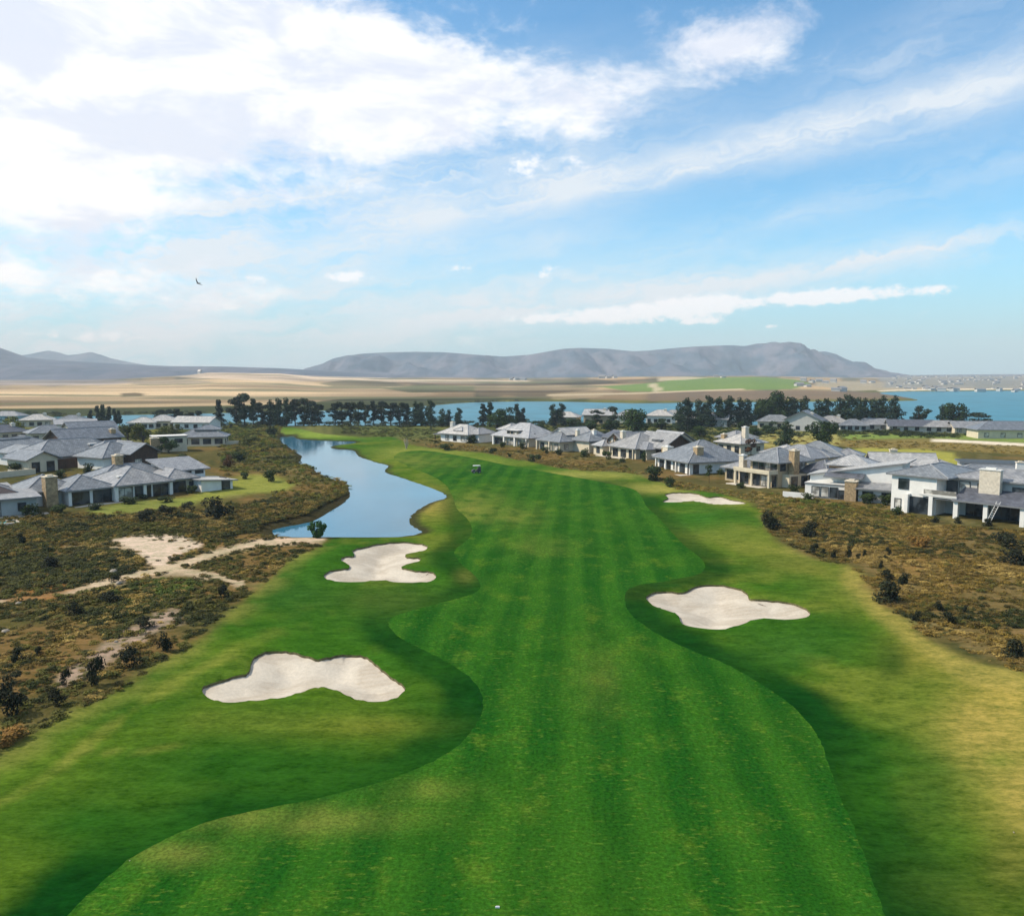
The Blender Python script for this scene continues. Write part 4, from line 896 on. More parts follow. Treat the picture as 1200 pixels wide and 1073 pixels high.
house('house', 'hip roofed wing with grey slate behind the tall tan stone chimney on the left', (46, 596), 49.5, [
    bl(-1, 7.2, 2.5, 11, 2.6, 'hip', p=26, ov=.8, wm='white'), bl(-7, -1.2, 6, 12, 2.5, 'shed', p=8, ov=.6, rm='mslate', wm='grey')],
    wins=[(0, 'f', 2, .3, 1.8, 1.9, 'window', (.3, 1)), (1, 'f', 1, .6, 1.5, 1.4)], group=GL)
house('house', 'flat roofed grey house with maroon upper roof at the left edge beside turquoise pool', (22, 603), 40, [
    bl(-9, 2.6, 0, 7, 2.9, 'shed', p=3, ov=(.6, .6, 1.2, .4), rm='mslate', wm='grey'), bl(-10, 0, 4.5, 12, 3.2, 'hip', p=24, ov=.7, rm='maroon', wm='grey')],
    wins=[(0, 'f', 1, .7, 1.2, 1.3, 'window', (.72, .92)), (0, 'f', 1, .05, 2.6, 2.3, 'glass_door', (.3, .62))], boxes=[('patio', -9, 4, -3.4, -.03, -.5, .05, 'paving')], group=GL)
house('house', 'large left house with broad blue grey roofs and an arched cream entrance gable', (52, 552), 58, [
    bl(0, 22, 3, 15, 2.9, 'hip', p=27, ov=1.0), bl(-4, 2.6, -1, 8, 3.0, 'gabley', p=24, ov=.8, wm='cream'), bl(12, 25, -1.5, 8, 2.9, 'hip', p=27, ov=.9, wm='cream'), bl(17, 23, -2.6, 4, 3.9, 'gabley', p=26, ov=.7, rm='mslate', wm='timber'), bl(2, 7, 12, 24, 3.2, 'hip', p=28, ov=.9)],
    wins=[(1, 'f', 2, .1, 1.8, 2.3, 'garage_door'), (0, 'f', 3, .3, 2.6, 1.9, 'window', (.15, .5)), (2, 'f', 5, .4, 1.4, 1.8), (2, 'l', 2, .5, 1.6, 1.6)],
    boxes=[('garden_wall', -12, -4, -4, -3.7, -.5, 1.3, 'cream'), ('timber_screen', 2.6, 11.5, 1.2, 1.4, -.5, 2.4, 'timber'), ('roof_light', 14, 16, 5, 6, 4.9, 5.2, 'trim')], group=GL)
house('house', 'blue grey roofed house with a beige flat roof box at the far left', (18, 538), 70, [
    bl(-12, 14, 2, 12, 2.9, 'hip', p=22, ov=.9, wm='cream'), bl(-4, 9, 6, 14, 5.0, 'shed', p=-8, ov=.4, rm='beige', wm='cream'), bl(9, 16, 8, 17, 3.2, 'hip', p=24, ov=.8)],
    wins=[(0, 'f', 5, .5, 1.8, 1.7), (1, 'r', 1, 3.6, 1.4, .9)], boxes=[('garden_wall', -10, 10, -3, -2.7, -.5, 1.2, 'cream')], group=GL)
house('house', 'cream house with two tier blue hip roof, standing alone near the red brown bush', (238, 522), 12, [
    bl(-7.4, 6.4, 0, 9, 2.8, 'hip', p=24, ov=.8, wm='cream'), bl(-2.4, 4.2, 3, 8.5, 4.9, 'hip', p=22, ov=.5, wm='cream')],
    wins=[(0, 'f', 4, .5, 2.4, 1.7), (0, 'r', 2, .6, 1.5, 1.5)], boxes=[('garden_wall', 6.6, 10.5, 1.5, 1.7, -.5, 1.3, 'cream'), ('terrace_wall', -7, 6, -2.2, -2.0, -.5, .5, 'cream')], group=GL)
house('house', 'small house with a white flat roof and tan chimney block beside the dark round tree', (186, 531), 30, [
    bl(-1, 8, 3, 9, 4.6, 'flat', ov=.3, rm='trim', wm='cream')], wins=[(0, 'f', 2, 2.6, 2.2, 1.2)], chims=[(-.8, .5, 2.4, 1.8, -.5, 4.2, 'stone')], group=GL)
house('house', 'grey gable roofed house with dark gable end and tan chimney, left middle distance', (128, 524), 55, [
    bl(-14, 4, 0, 10, 3.1, 'gable', p=28, ov=.8, wm='timber'), bl(-8, 0, 8, 16, 3.0, 'hip', p=26, ov=.8, rm='mslate', wm='cream')], wins=[(0, 'f', 4, .6, 1.8, 1.6), (0, 'r', 1, 3, 1.8, 1.2)], chims=[(2.2, 1.8, 1.5, 1.3, 1, 5.4, 'stone')], group=GL)
house('house', 'grey double gable house just right of the large blue grey house on the left', (168, 548), 60, [
    bl(-8, 3, 3, 13, 3.0, 'hip', p=28, ov=.9), bl(-3, 4, 0, 9, 3.6, 'gabley', p=28, ov=.8, rm='slate', wm='timber')], wins=[(0, 'f', 2, .4, 1.6, 1.8), (1, 'f', 2, .4, 2, 1.9)], group=GL)
# farther left rows: (pixel x, y, rot, width, depth, height, roof, roof mat, wall mat, label)
for px_, py_, rot, w, d, h, rf, rm, wm, ch, lb in [
    (42, 500, 20, 12, 9, 3.0, 'hip', 'pslate', 'cream', 1, 'cream house among yellow green trees at the far left, by the lagoon'),
    (90, 506, 30, 14, 9, 3.2, 'shed', 'mslate', 'white', 0, 'white house with a lean roof, left of the yellow green tree'),
    (82, 500, 10, 11, 8, 2.8, 'hip', 'slate', 'white', 1, 'white house with blue roof on the lagoon shore left of the pine island'),
    (112, 514, 45, 15, 11, 3.2, 'gable', 'slate', 'cream', 0, 'grey gable roofed house below the pine clump on the left shore'),
    (166, 503, 10, 10, 8, 2.8, 'hip', 'pslate', 'white', 0, 'white roofed house at the shore right of the pine clump'),
    (190, 502, 15, 11, 9, 3.2, 'hip', 'pslate', 'cream', 0, 'pale hip roofed house behind the yellow green trees on the left'),
    (224, 503, -10, 16, 9, 2.9, 'gable', 'pslate', 'white', 0, 'long white roofed house behind the lone cream house'),
    (12, 516, 60, 12, 9, 3.0, 'hip', 'dslate', 'cream', 1, 'dark roofed house behind yellow green trees at the far left edge'),
    (60, 517, 40, 12, 9, 3.0, 'hip', 'slate', 'cream', 0, 'small blue hip roofed house between two yellow green tree groups on the left'),
    (4, 494, 0, 14, 8, 2.8, 'hip', 'mslate', 'grey', 0, 'grey roofed house at the far left on the lagoon edge')]:
    house('house', lb, (px_, py_), rot, [bl(-w / 2, w / 2, 0, d, h, rf, p=24 if rf != 'shed' else 8, ov=.8, rm=rm, wm=wm)], wins=[(0, 'f', 4, .6, 1.8, 1.5)],
          chims=[(w * .25, d * .4, 1.3, 1.2, 2, h + 2.6, 'pale_stone')] if ch else (), group='houses on the left lagoon shore')
for px_, py_, rot, w, d, h, rf, rm, wm, ch, lb in [
    (662, 496, -20, 11, 8, 3.0, 'hip', 'pslate', 'cream', 0, 'low pale house on the lagoon edge behind the two close pines'),
    (700, 497, -20, 13, 9, 4.2, 'gable', 'pslate', 'tan', 1, 'tan gabled house under the umbrella pine on the lagoon edge'),
    (733, 494, -20, 10, 8, 3.0, 'hip', 'mslate', 'cream', 0, 'low house half hidden left of the big round dark green tree'),
    (772, 496, -20, 12, 9, 3.6, 'hip', 'pslate', 'white', 1, 'white walled house just right of the big round dark green tree'),
    (786, 494, -25, 11, 9, 3.0, 'hip', 'mslate', 'cream', 0, 'grey roofed house left of the tall dark pine on the right'),
    (828, 500, -25, 17, 10, 3.4, 'gable', 'mslate', 'grey', 0, 'long grey gable roof right of the tall dark pine'),
    (862, 495, -20, 13, 9, 3.2, 'hip', 'slate', 'cream', 1, 'grey blue roofed house under the row of dark pines'),
    (908, 502, -20, 14, 9, 3.0, 'hip', 'slate', 'cream', 0, 'blue grey roofed house beneath the wide dark pine crown'),
    (940, 505, -30, 14, 10, 4.4, 'gabley', 'slate', 'grey', 1, 'steep blue grey gabled house behind the yellow field'),
    (975, 504, -20, 12, 9, 3.2, 'hip', 'mslate', 'tan', 1, 'grey roofed house with tan wall behind the round green tree'),
    (1000, 505, -18, 10, 8, 2.3, 'hip', 'slate', 'grey', 0, 'blue roofed house left of the links fairway, before the dark conifers'),
    (1028, 504, -8, 16, 8, 2.3, 'hip', 'mslate', 'grey', 0, 'wide grey roofed house before the dark conifers on the right'),
    (1068, 506, -14, 16, 8, 2.3, 'gable', 'dslate', 'grey', 0, 'long dark grey roofed house by the lagoon with the slim pine behind'),
    (1106, 507, -19, 14, 8, 2.3, 'hip', 'mslate', 'grey', 0, 'grey roofed house in front of the pair of dark lagoon pines'),
    (1140, 508, -8, 13, 8, 2.3, 'gable', 'mslate', 'cream', 0, 'grey gable roofed house before the low spreading pine on the right'),
    (1185, 514, -8, 22, 10, 3.2, 'hip', 'slate', 'cream', 0, 'blue roofed cream house at the right edge beyond the links fairway')]:
    house('house', lb, (px_, py_), rot, [bl(-w / 2, w / 2, 0, d, h, rf, p=26, ov=.8, rm=rm, wm=wm)], wins=[(0, 'f', 4, .6, 1.6, 1.5)],
          chims=[(w * .2, d * .4, 1.3, 1.2, 2, h + 2.8, 'pale_stone')] if ch else (), group='houses along the near shore of the lagoon')

# far town and farm buildings: specks across the bay
town = empty('town_house', (0, 0, -50)); tag(town, 'tiny white house of the town across the bay', 'house', 'white houses of the town across the bay')
MB().box(-6, 6, -5, 5, -3, 4).build('wall', 'grey', town)
v, f, _ = roof_geo('gable', -6.6, 6.6, -5.6, 5.6, 4, 28)
link(bpy.data.objects.new('roof', mesh_uv('roof', v, f, 'mslate')), town)
rt = random.Random(12); first = True
def far_put(px_, r, sc):
    a = math.atan((px_ - 600) / FPX); x, y = r * math.sin(a), r * math.cos(a)
    global first
    o = town if first else copy_tree(town); first = False
    o.location = (x, y, float(U(x, y)) + .2); o.rotation_euler = (0, 0, rt.uniform(-.6, .6)); sc *= .72; o.scale = (sc * rt.uniform(.8, 1.5), sc, sc * rt.uniform(.7, 1.2)); return o
for i in range(100):
    px_ = rt.uniform(1040, 1215); r = rt.uniform(1480, 4300) ** 1.0
    far_put(px_, r, rt.uniform(.35, .75) * (1 + r / 3500))
for i in range(14): far_put(rt.uniform(1080, 1200), rt.uniform(1330, 1420), rt.uniform(.7, 1.0))
for px_, r, s, lb in [(236, 2290, .7, 'tall white farm building on the crest of the tan fields'), (607, 2150, 1.8, 'white farm sheds below the middle of the mountain'), (600, 2160, 1.3, None), (613, 2140, 1.3, None),
                      (705, 1960, 1.5, 'white farm roofs left of the dark tree belt on the far fields'), (712, 1955, 1.5, None), (720, 1950, 1.2, None), (838, 1850, 1.2, 'white farm house above the green far field'), (846, 1700, 1.1, None),
                      (940, 1700, 1.3, None), (950, 1600, 1.2, None), (958, 1750, 1.4, None), (966, 1650, 1.2, None), (975, 1800, 1.5, None), (935, 1300, 1.0, None), (945, 1280, 1.0, None), (985, 1150, 1.1, None), (978, 1140, .9, None), (1010, 1900, 1.4, None), (1020, 2000, 1.4, None)]:
    o = far_put(px_, r, s)
    if lb and lb[0] == 't': o.scale = (.7, .7, 1.5); o['label'] = lb; o['group'] = 'white farm buildings beyond the lagoon'
    else: o['label'] = 'small white farm building on the far shore of the lagoon'; o['group'] = 'white farm buildings beyond the lagoon'

# ---------------------------------------------------------------- trees and shrubs
def leaves(blobs_, n, size, rng, flat=.35):
    """leaf faces scattered through ellipsoids (cx,cy,cz,rx,ry,rz)"""
    w = np.array([b[3] * b[4] * b[5] for b in blobs_]) ** .67; w /= w.sum()
    k = rng.choice(len(blobs_), n, p=w); B = np.array(blobs_)[k]
    d = rng.normal(size=(n, 3)); d /= np.linalg.norm(d, axis=1)[:, None]
    r = rng.uniform(.25, 1, n) ** .45
    c = B[:, :3] + d * B[:, 3:] * r[:, None]
    nrm = d + rng.normal(size=(n, 3)) * .7; nrm[:, 2] += flat; nrm /= np.linalg.norm(nrm, axis=1)[:, None]
    t = np.cross(nrm, rng.normal(size=(n, 3))); t /= np.linalg.norm(t, axis=1)[:, None] + 1e-9; b = np.cross(nrm, t)
    s = size * rng.uniform(.6, 1.35, n)[:, None]
    v = np.stack([c + t * s, c + b * s * .6, c - t * s, c - b * s * .6], 1).reshape(-1, 3)
    return v, np.arange(n * 4).reshape(-1, 4)
def taper(m, a, b, r0, r1, n=6):
    a, b = Vector(a), Vector(b); q = (b - a).normalized().to_track_quat('Z', 'Y'); k = len(m.v)
    for e, r in ((a, r0), (b, r1)):
        for i in range(n):
            t = 2 * math.pi * i / n; m.v.append(tuple(e + q @ Vector((r * math.cos(t), r * math.sin(t), 0))))
    for i in range(n): j = (i + 1) % n; m.f.append((k + i, k + j, k + n + j, k + n + i))
def tree_proto(name, kind, seed, mat, n=1500):
    rng = np.random.default_rng(seed); r = random.Random(seed); bs = []; m = MB()
    if kind == 'pine':       # bare leaning trunk, flattened clumps
        lean = (r.uniform(-.05, .05), r.uniform(-.05, .05))
        taper(m, (0, 0, -.03), (lean[0], lean[1], .55), .022, .014); taper(m, (lean[0], lean[1], .55), (lean[0] * 1.5, lean[1] * 1.5, .88), .014, .005)
        for i in range(15):
            a = r.uniform(0, 6.28); z = r.uniform(.24, .93); q = r.uniform(.05, .28) * (1.15 - .5 * abs(z - .68) / .3)
            c = (lean[0] + math.cos(a) * q, lean[1] + math.sin(a) * q, z); bs.append(c + (r.uniform(.10, .17), r.uniform(.10, .17), r.uniform(.06, .10)))
            taper(m, (lean[0], lean[1], z - .12), c, .009, .004, 5)
        size = .026
    elif kind == 'tallpine':
        taper(m, (0, 0, -.03), (.02, 0, .95), .02, .004)
        for i in range(13):
            z = .26 + .70 * i / 12; a = r.uniform(0, 6.28); q = r.uniform(.02, .13) * (1.1 - z * .6)
            c = (math.cos(a) * q, math.sin(a) * q, z); w = r.uniform(.11, .18) * (1.15 - .6 * z); bs.append(c + (w, w, r.uniform(.05, .085))); taper(m, (0, 0, z - .06), c, .007, .003, 5)
        size = .024
    elif kind == 'conifer':  # dense dark column
        taper(m, (0, 0, -.03), (0, 0, .9), .022, .004)
        for i in range(15):
            z = .12 + .82 * i / 14; a = r.uniform(0, 6.28); w = (.20 * (1.05 - z) ** .55 + .02) * r.uniform(.75, 1.1)
            bs.append((math.cos(a) * w * .5, math.sin(a) * w * .5, z, w, w, .085))
        taper(m, (0, 0, .3), (.12, 0, .36), .008, .003, 5); taper(m, (0, 0, .5), (-.1, .05, .56), .007, .003, 5)
        size = .024
    elif kind == 'thin':     # open young tree
        taper(m, (0, 0, -.03), (.01, 0, .6), .018, .007)
        for i in range(8):
            a = r.uniform(0, 6.28); z = r.uniform(.42, .9); q = r.uniform(.05, .2); c = (math.cos(a) * q, math.sin(a) * q, z); bs.append(c + (.13, .13, .10)); taper(m, (.005, 0, z - .2), c, .007, .002, 5)
        size = .03
    else:                    # broad rounded crown
        taper(m, (0, 0, -.03), (0, 0, .4), .035, .022)
        for i in range(14):
            a = r.uniform(0, 6.28); z = r.uniform(.22, .84); q = r.uniform(.1, .42) * math.sqrt(max(.1, 1 - ((z - .4) / .55) ** 2)); c = (math.cos(a) * q, math.sin(a) * q, z)
            bs.append(c + (r.uniform(.16, .24), r.uniform(.16, .24), r.uniform(.12, .18))); taper(m, (0, 0, max(.1, z - .3)), c, .016, .005, 5)
        size = .034
    root = empty(name, (0, 0, -60)); m.build('trunk', 'bark', root)
    v, f = leaves(bs, n, size, rng); link(bpy.data.objects.new('crown', np_mesh('crown', v, f, mat)), root)
    return root
PROTO = {}
for kind, nm, mat, cnt, ln in [('pine', 'pine_tree', 'pine', 4, 2300), ('tallpine', 'pine_tree', 'pine', 3, 2200), ('conifer', 'conifer_tree', 'conifer', 3, 2400), ('broad', 'broadleaf_tree', 'broad', 3, 2200), ('lime', 'broadleaf_tree', 'lime', 3, 1900), ('thin', 'young_tree', 'gshrub', 2, 700), ('rust', 'young_tree', 'rust', 1, 900)]:
    PROTO[kind] = [tree_proto(nm, 'broad' if kind == 'lime' else 'thin' if kind == 'rust' else kind, 50 + 7 * i + len(kind), mat, ln) for i in range(cnt)]
USED = set(); RT = random.Random(77)
def tree(kind, px_, py_, hpx, label, group, wide=1.0):
    ps = PROTO[kind]; p = RT.choice([q for q in ps if q not in USED] or ps)
    o = p if p not in USED else copy_tree(p)
    USED.add(p)
    hpx *= .9 if px_ < 560 else 1.0
    w = P(px_, py_); w.z = Hs(w.x, w.y) - .1
    if float(sdf(lag, np.array([[w.x, w.y]]))[0]) > -4: w.z = -1.0
    d = math.hypot(w.x, w.y); h = hpx * d / FPX
    o.location = w; o.rotation_euler = (0, 0, RT.uniform(0, 6.28)); o.scale = (h * wide, h * wide, h); tag(o, label, {'conifer': 'tree', 'pine': 'tree'}.get(kind, 'tree'), group); FOOT.append((w.x, w.y, .8))
    return o
ORD = ['first', 'second', 'third', 'fourth', 'fifth', 'sixth', 'seventh', 'eighth', 'ninth', 'tenth', 'eleventh', 'twelfth', 'thirteenth', 'fourteenth', 'fifteenth', 'sixteenth']
def row(kind, lst, what, where, group, wide=1.0):
    for i, q in enumerate(lst):
        w = q[3] if len(q) > 3 else wide; k = q[4] if len(q) > 4 else kind
        n = ORD[i] + ' from left' if i < len(lst) - 1 or len(lst) < 3 else 'rightmost'
        if i == 0: n = 'leftmost'
        tree(k, q[0], q[1], q[2], f'{what}, {n} {where}', group, w)
row('tallpine', [(107, 498, 20), (115, 498, 25), (121, 499, 27), (128, 498, 24), (135, 499, 23), (140, 498, 20)], 'dark pine', 'in the small clump on the left lagoon shore', 'pine clump on the left lagoon shore', 1.0)
row('pine', [(188, 497, 20), (196, 498, 22), (205, 498, 23), (213, 498, 21), (222, 499, 20), (232, 498, 22, 1.2)], 'small umbrella pine', 'of the open row behind the white lakeside roofs', 'umbrella pines behind the lakeside roofs', 1.2)
row('pine', [(257, 500, 33, 1.1, 'tallpine'), (277, 499, 40), (287, 499, 41), (297, 499, 34, 1.1, 'tallpine'), (308, 498, 32), (317, 499, 33, 1.2, 'conifer'), (326, 499, 35, 1.2, 'conifer'), (336, 499, 36, 1.2, 'conifer'), (346, 498, 34), (356, 498, 34, 1.2), (366, 498, 31), (374, 497, 28, 1.2)],
    'tall dark pine', 'in the dense row behind the pond head', 'dense pine row behind the head of the pond', 1.0)
row('pine', [(393, 498, 29), (401, 498, 30, 1.2), (411, 498, 30), (420, 499, 32), (428, 498, 27), (438, 498, 31, 1.1, 'tallpine'), (448, 498, 31), (458, 499, 31, 1.2), (468, 498, 30), (477, 498, 28, 1.1, 'tallpine'), (487, 499, 32, 1.3, 'conifer'), (494, 499, 31, 1.2, 'conifer'), (505, 499, 34, 1.2, 'conifer')],
    'dark pine', 'in the lagoon row left of the pale houses', 'pine row on the lagoon edge', 1.05)
row('conifer', [(518, 500, 24, 1.3), (526, 499, 22), (538, 500, 25)], 'short dark conifer', 'of three behind the last pale house', 'short conifers behind the last pale house', 1.3)
row('tallpine', [(566, 500, 27), (574, 500, 29), (606, 501, 28), (613, 500, 22, 1.2)], 'dark slender pine', 'of four above the round lagoon tree', 'slender pines by the round lagoon tree', 1.1)
tree('broad', 582, 505, 27, 'dark green round tree on the lagoon edge above the dormer house', 'round trees by the lagoon', 1.25); tree('broad', 596, 503, 28, 'dark dense round tree touching the slender pine above the dormer house', 'round trees by the lagoon', 1.1)
row('conifer', [(648, 499, 26, 1.3), (658, 499, 27, 1.3)], 'dark dense pine', 'of a close pair by the lagoon', 'close pair of pines by the lagoon')
tree('pine', 698, 498, 18, 'dark umbrella pine over the tan gabled lakeside house', 'single pines by the lagoon', 1.5); tree('pine', 718, 500, 24, 'dark pine left of the big round green tree', 'single pines by the lagoon', 1.2); tree('pine', 774, 494, 15, 'small dark pine right of the big round green tree', 'single pines by the lagoon', 1.3)
tree('broad', 746, 510, 34, 'big round dark green tree above the grey pitched roof', None, 1.35)
for i, (a, b, h, w) in enumerate([(672, 503, 14, 1.8), (690, 505, 14, 2), (716, 506, 15, 2), (628, 503, 11, 2), (775, 504, 14, 2)]):
    tree('broad', a, b, h, ['low dark bushy tree between the close pair of pines and tan house', 'low dark bushy tree in front of the tan gabled house', 'low dark bushy tree touching the big round tree', 'low dark bushy tree left of the close pair of pines', 'low dark bushy tree right of the big round tree'][i], 'low bushy trees by the lagoon', w)
row('conifer', [(797, 506, 34, 1.2), (806, 507, 40, 1.3), (818, 500, 32, 1.3), (830, 500, 36, 1.3), (843, 500, 34, 1.3), (853, 500, 35, 1.4), (866, 500, 33, 1.3), (876, 500, 32, 1.2)], 'dark pine', 'in the pine wall right of the grey roof', 'wall of dark pines on the right', 1.3)
row('broad', [(890, 499, 33, 1.0), (905, 499, 40, 1.0), (918, 499, 36, 1.0)], 'very dark broad pine', 'of three merged crowns mid right treeline', 'merged broad pines on the right', 1.0)
row('conifer', [(930, 500, 33, 1.3), (943, 500, 34, 1.4), (959, 502, 32, 1.3), (969, 502, 33, 1.3), (984, 503, 35, 1.3), (994, 503, 38, 1.5), (1003, 502, 34, 1.2), (1013, 501, 32, 1.4), (1022, 501, 32, 1.2), (1034, 501, 34, 1.5), (1048, 502, 35, 1.3)], 'dark conifer', 'along the right treeline before the bay', 'dark conifers of the right treeline', 1.3)
tree('pine', 1077, 502, 26, 'slim dark umbrella pine standing alone against the bay', 'pines against the bay', 1.1); tree('conifer', 1103, 503, 26, 'dark pine touching the bigger pine against the bay', 'pines against the bay', 1.3)
tree('broad', 1118, 504, 31, 'big dark pine against the bay, right one of a pair', 'pines against the bay', 1.0); tree('pine', 1146, 506, 20, 'low spreading dark pine against the bay near the right edge', 'pines against the bay', 2.0)
tree('conifer', 869, 524, 30, 'dark conifer right of the house with two tall chimneys', 'trees between the right houses', 1.3); tree('conifer', 920, 524, 30, 'dark conifer standing alone in the yellow field', 'trees between the right houses', 1.5)
tree('broad', 966, 524, 32, 'round green tree in the yellow field behind the hip roofs', 'trees between the right houses', 1.25); tree('rust', 880, 540, 26, 'rusty brown tree between the hip roof and tan house', 'trees between the right houses', 1.0)
tree('thin', 831, 566, 22, 'thin young yellow green tree before the plain wall of the hip roofed house', None, .9)
for i, (a, b, h, w, lb) in enumerate([(14, 508, 20, 1.6, 'yellow green tree at the far left edge below the lagoon'), (98, 511, 14, 1.9, 'yellow green tree group between the left grey roofs'), (84, 505, 10, 2.0, 'small yellow green tree before the white lean roofed house'),
                                     (150, 519, 24, 1.1, 'yellow green tree behind the dark gable end on the left'), (168, 520, 27, 1.1, 'tall yellow green tree left of the white flat roof'), (190, 517, 20, 1.1, 'yellow green tree behind the white flat roofed house'), (206, 513, 18, 1.3, 'yellow green tree left of the lone cream house')]):
    tree('lime', a, b, h, lb, 'yellow green trees among the left houses', w)
tree('broad', 198, 531, 21, 'dark round tree beside the white flat roofed house', None, 1.2)
for i, (a, b, h, w, lb) in enumerate([(120, 499, 9, 3.0, 'low green bush at the foot of the pine clump on the left shore'), (72, 497, 7, 3, 'low dark green bush before the lagoon at far left'), (35, 488, 9, 2.4, 'dark broad tree on the far left lagoon edge'), (820, 512, 14, 1.7, 'dark bushy tree below the wall of pines'), (845, 512, 12, 1.9, 'dark bushy tree left of the two tall chimneys'),
                                     (905, 507, 14, 1.6, 'green bushy tree under the merged broad pines'), (925, 507, 10, 1.9, 'green low tree right of the merged broad pines'), (885, 512, 12, 1.8, 'dark green bushy tree left of the yellow field'), (1020, 548, 14, 1.8, 'green bush behind the pyramid roof'), (1000, 541, 9, 2.4, 'low green bush right of the blue hips'), (975, 545, 9, 2.6, 'green bush between blue hips and pyramid roof')]):
    tree('broad', a, b, h, lb, 'green bushy trees in the middle distance', w)

def shrub_proto(name, seed, mat, n, size, flat_=1.0, upright=False):
    rng = np.random.default_rng(seed); r = random.Random(seed); bs = []
    for i in range(9):
        a = r.uniform(0, 6.28); q = r.uniform(0, .36); z = r.uniform(.10, .72) * flat_
        bs.append((math.cos(a) * q, math.sin(a) * q, z, r.uniform(.16, .28), r.uniform(.16, .28), r.uniform(.18, .28) * flat_))
    v, f = leaves(bs, n, size, rng, .5 if not upright else .1); v[:, 2] = np.maximum(v[:, 2], .0)
    return np_mesh(name, v, f, mat)
SH = {k: [shrub_proto('shrub', 300 + 13 * i + len(k), m, 900, .05) for i in range(3)] for k, m in (('dark', 'shrub'), ('green', 'gshrub'), ('rust', 'rust'), ('ochre', 'ochre'), ('lime', 'lime'))}
def shrub(kind, px_, py_, wpx, hpx, label, group, cat='shrub'):
    w = P(px_, py_); w.z = Hs(w.x, w.y) - .06; k = math.hypot(w.x, w.y) / FPX
    o = link(bpy.data.objects.new('shrub', RT.choice(SH[kind]))); o.location = w; o.rotation_euler = (0, 0, RT.uniform(0, 6.28))
    o.scale = (wpx * k * .85, wpx * k * .85, hpx * k * 1.05); tag(o, label, cat, group); FOOT.append((w.x, w.y, wpx * k * .4)); return o
GLS = 'dark shrubs in the left scrub'
for a, b, w, h, lb in [(113, 803, 22, 38, 'tallest dark upright shrub in the left scrub, left of the near bunker'), (195, 762, 24, 26, 'dark dense shrub on the scrub edge above the worn grass line'), (153, 780, 28, 24, 'broad dark shrub between the tall upright shrub and the scrub edge'),
                       (77, 803, 13, 22, 'narrow dark shrub left of the tallest upright shrub'), (67, 826, 20, 20, 'round dark shrub low in the left scrub under the narrow one'), (10, 836, 40, 36, 'large black green shrub at the left edge above the ochre patch'), (262, 701, 16, 18, 'single dark round shrub beside the bare path near the turf'),
                       (20, 775, 18, 18, 'dark shrub at the left edge of the lower scrub'), (88, 720, 24, 16, 'dark low shrub below the stony path at mid left'), (46, 768, 10, 12, 'tiny dark shrub in the open olive patch at left'), (135, 682, 16, 10, 'small dark shrub by the pale boulder and path'),
                       (27, 637, 13, 14, 'round dark green shrub standing alone below the pool'), (255, 607, 44, 28, 'large dark round shrub before the long low slate house'), (195, 604, 22, 14, 'dark shrub on the lower lawn edge left of the large round one'), (221, 597, 20, 10, 'low dark shrub at the lawn corner'), (172, 612, 24, 16, 'dark shrub below the house patio, left of two others'),
                       (170, 735, 26, 14, 'dark low spreading shrub above the broad dark one'), (130, 706, 28, 14, 'dark spreading shrub just under the path'), (15, 800, 26, 14, 'low dark shrub over the large black one at the left edge'), (60, 665, 26, 14, 'dark low shrub in the dark heath at mid left')]:
    shrub('dark', a, b, w, h, lb, GLS)
GRS = 'dark shrubs in the right scrub'
for a, b, w, h, lb in [(905, 620, 34, 24, 'large dark green shrub on the turf corner below the far bunker'), (945, 628, 34, 20, 'broad dark shrub right of the large corner shrub'), (954, 648, 12, 14, 'dark small shrub, first of the short row at the right scrub edge'), (965, 650, 8, 9, 'tiny dark shrub between two larger ones in the right row'), (976, 653, 11, 12, 'dark small shrub in the middle of the right row'),
                       (995, 653, 10, 18, 'tall narrow dark shrub in the right row'), (1006, 654, 7, 7, 'tiny low dark shrub right of the tall narrow one'), (1013, 651, 8, 8, 'last tiny dark shrub of the right row'), (1032, 666, 8, 11, 'little dark shrub above the big dark clump at right'), (1041, 650, 8, 10, 'little dark shrub uppermost of the small trio at right'), (1038, 656, 6, 7, 'smallest dark shrub of the small trio at right'),
                       (1042, 704, 44, 26, 'biggest dark green clump on the right turf edge'), (1057, 684, 20, 16, 'dark shrub behind the biggest clump at right'), (1040, 680, 16, 14, 'dark green shrub left behind the biggest clump'), (1075, 727, 18, 13, 'dark shrub lower right of the biggest clump'), (1101, 715, 14, 14, 'dark shrub in the open brown heath at right'), (1112, 730, 18, 14, 'brown dark shrub near the turf edge at right'), (1131, 717, 9, 9, 'tiny dark shrub in the brown heath at far right'),
                       (1180, 640, 34, 16, 'wide dark green shrub below the patio columns at the right edge'), (1190, 660, 40, 18, 'wide dark green shrub at the right edge of the brown heath'), (1190, 768, 34, 20, 'dark shrub at the lower right end of the heath'), (1096, 612, 12, 9, 'round dark shrub before the patio column'), (1122, 613, 12, 8, 'low dark shrub at the foot of the second patio column'), (1158, 616, 16, 9, 'dark shrub under the ladder at the patio')]:
    shrub('dark', a, b, w, h, lb, GRS)
GGS = 'green garden bushes'
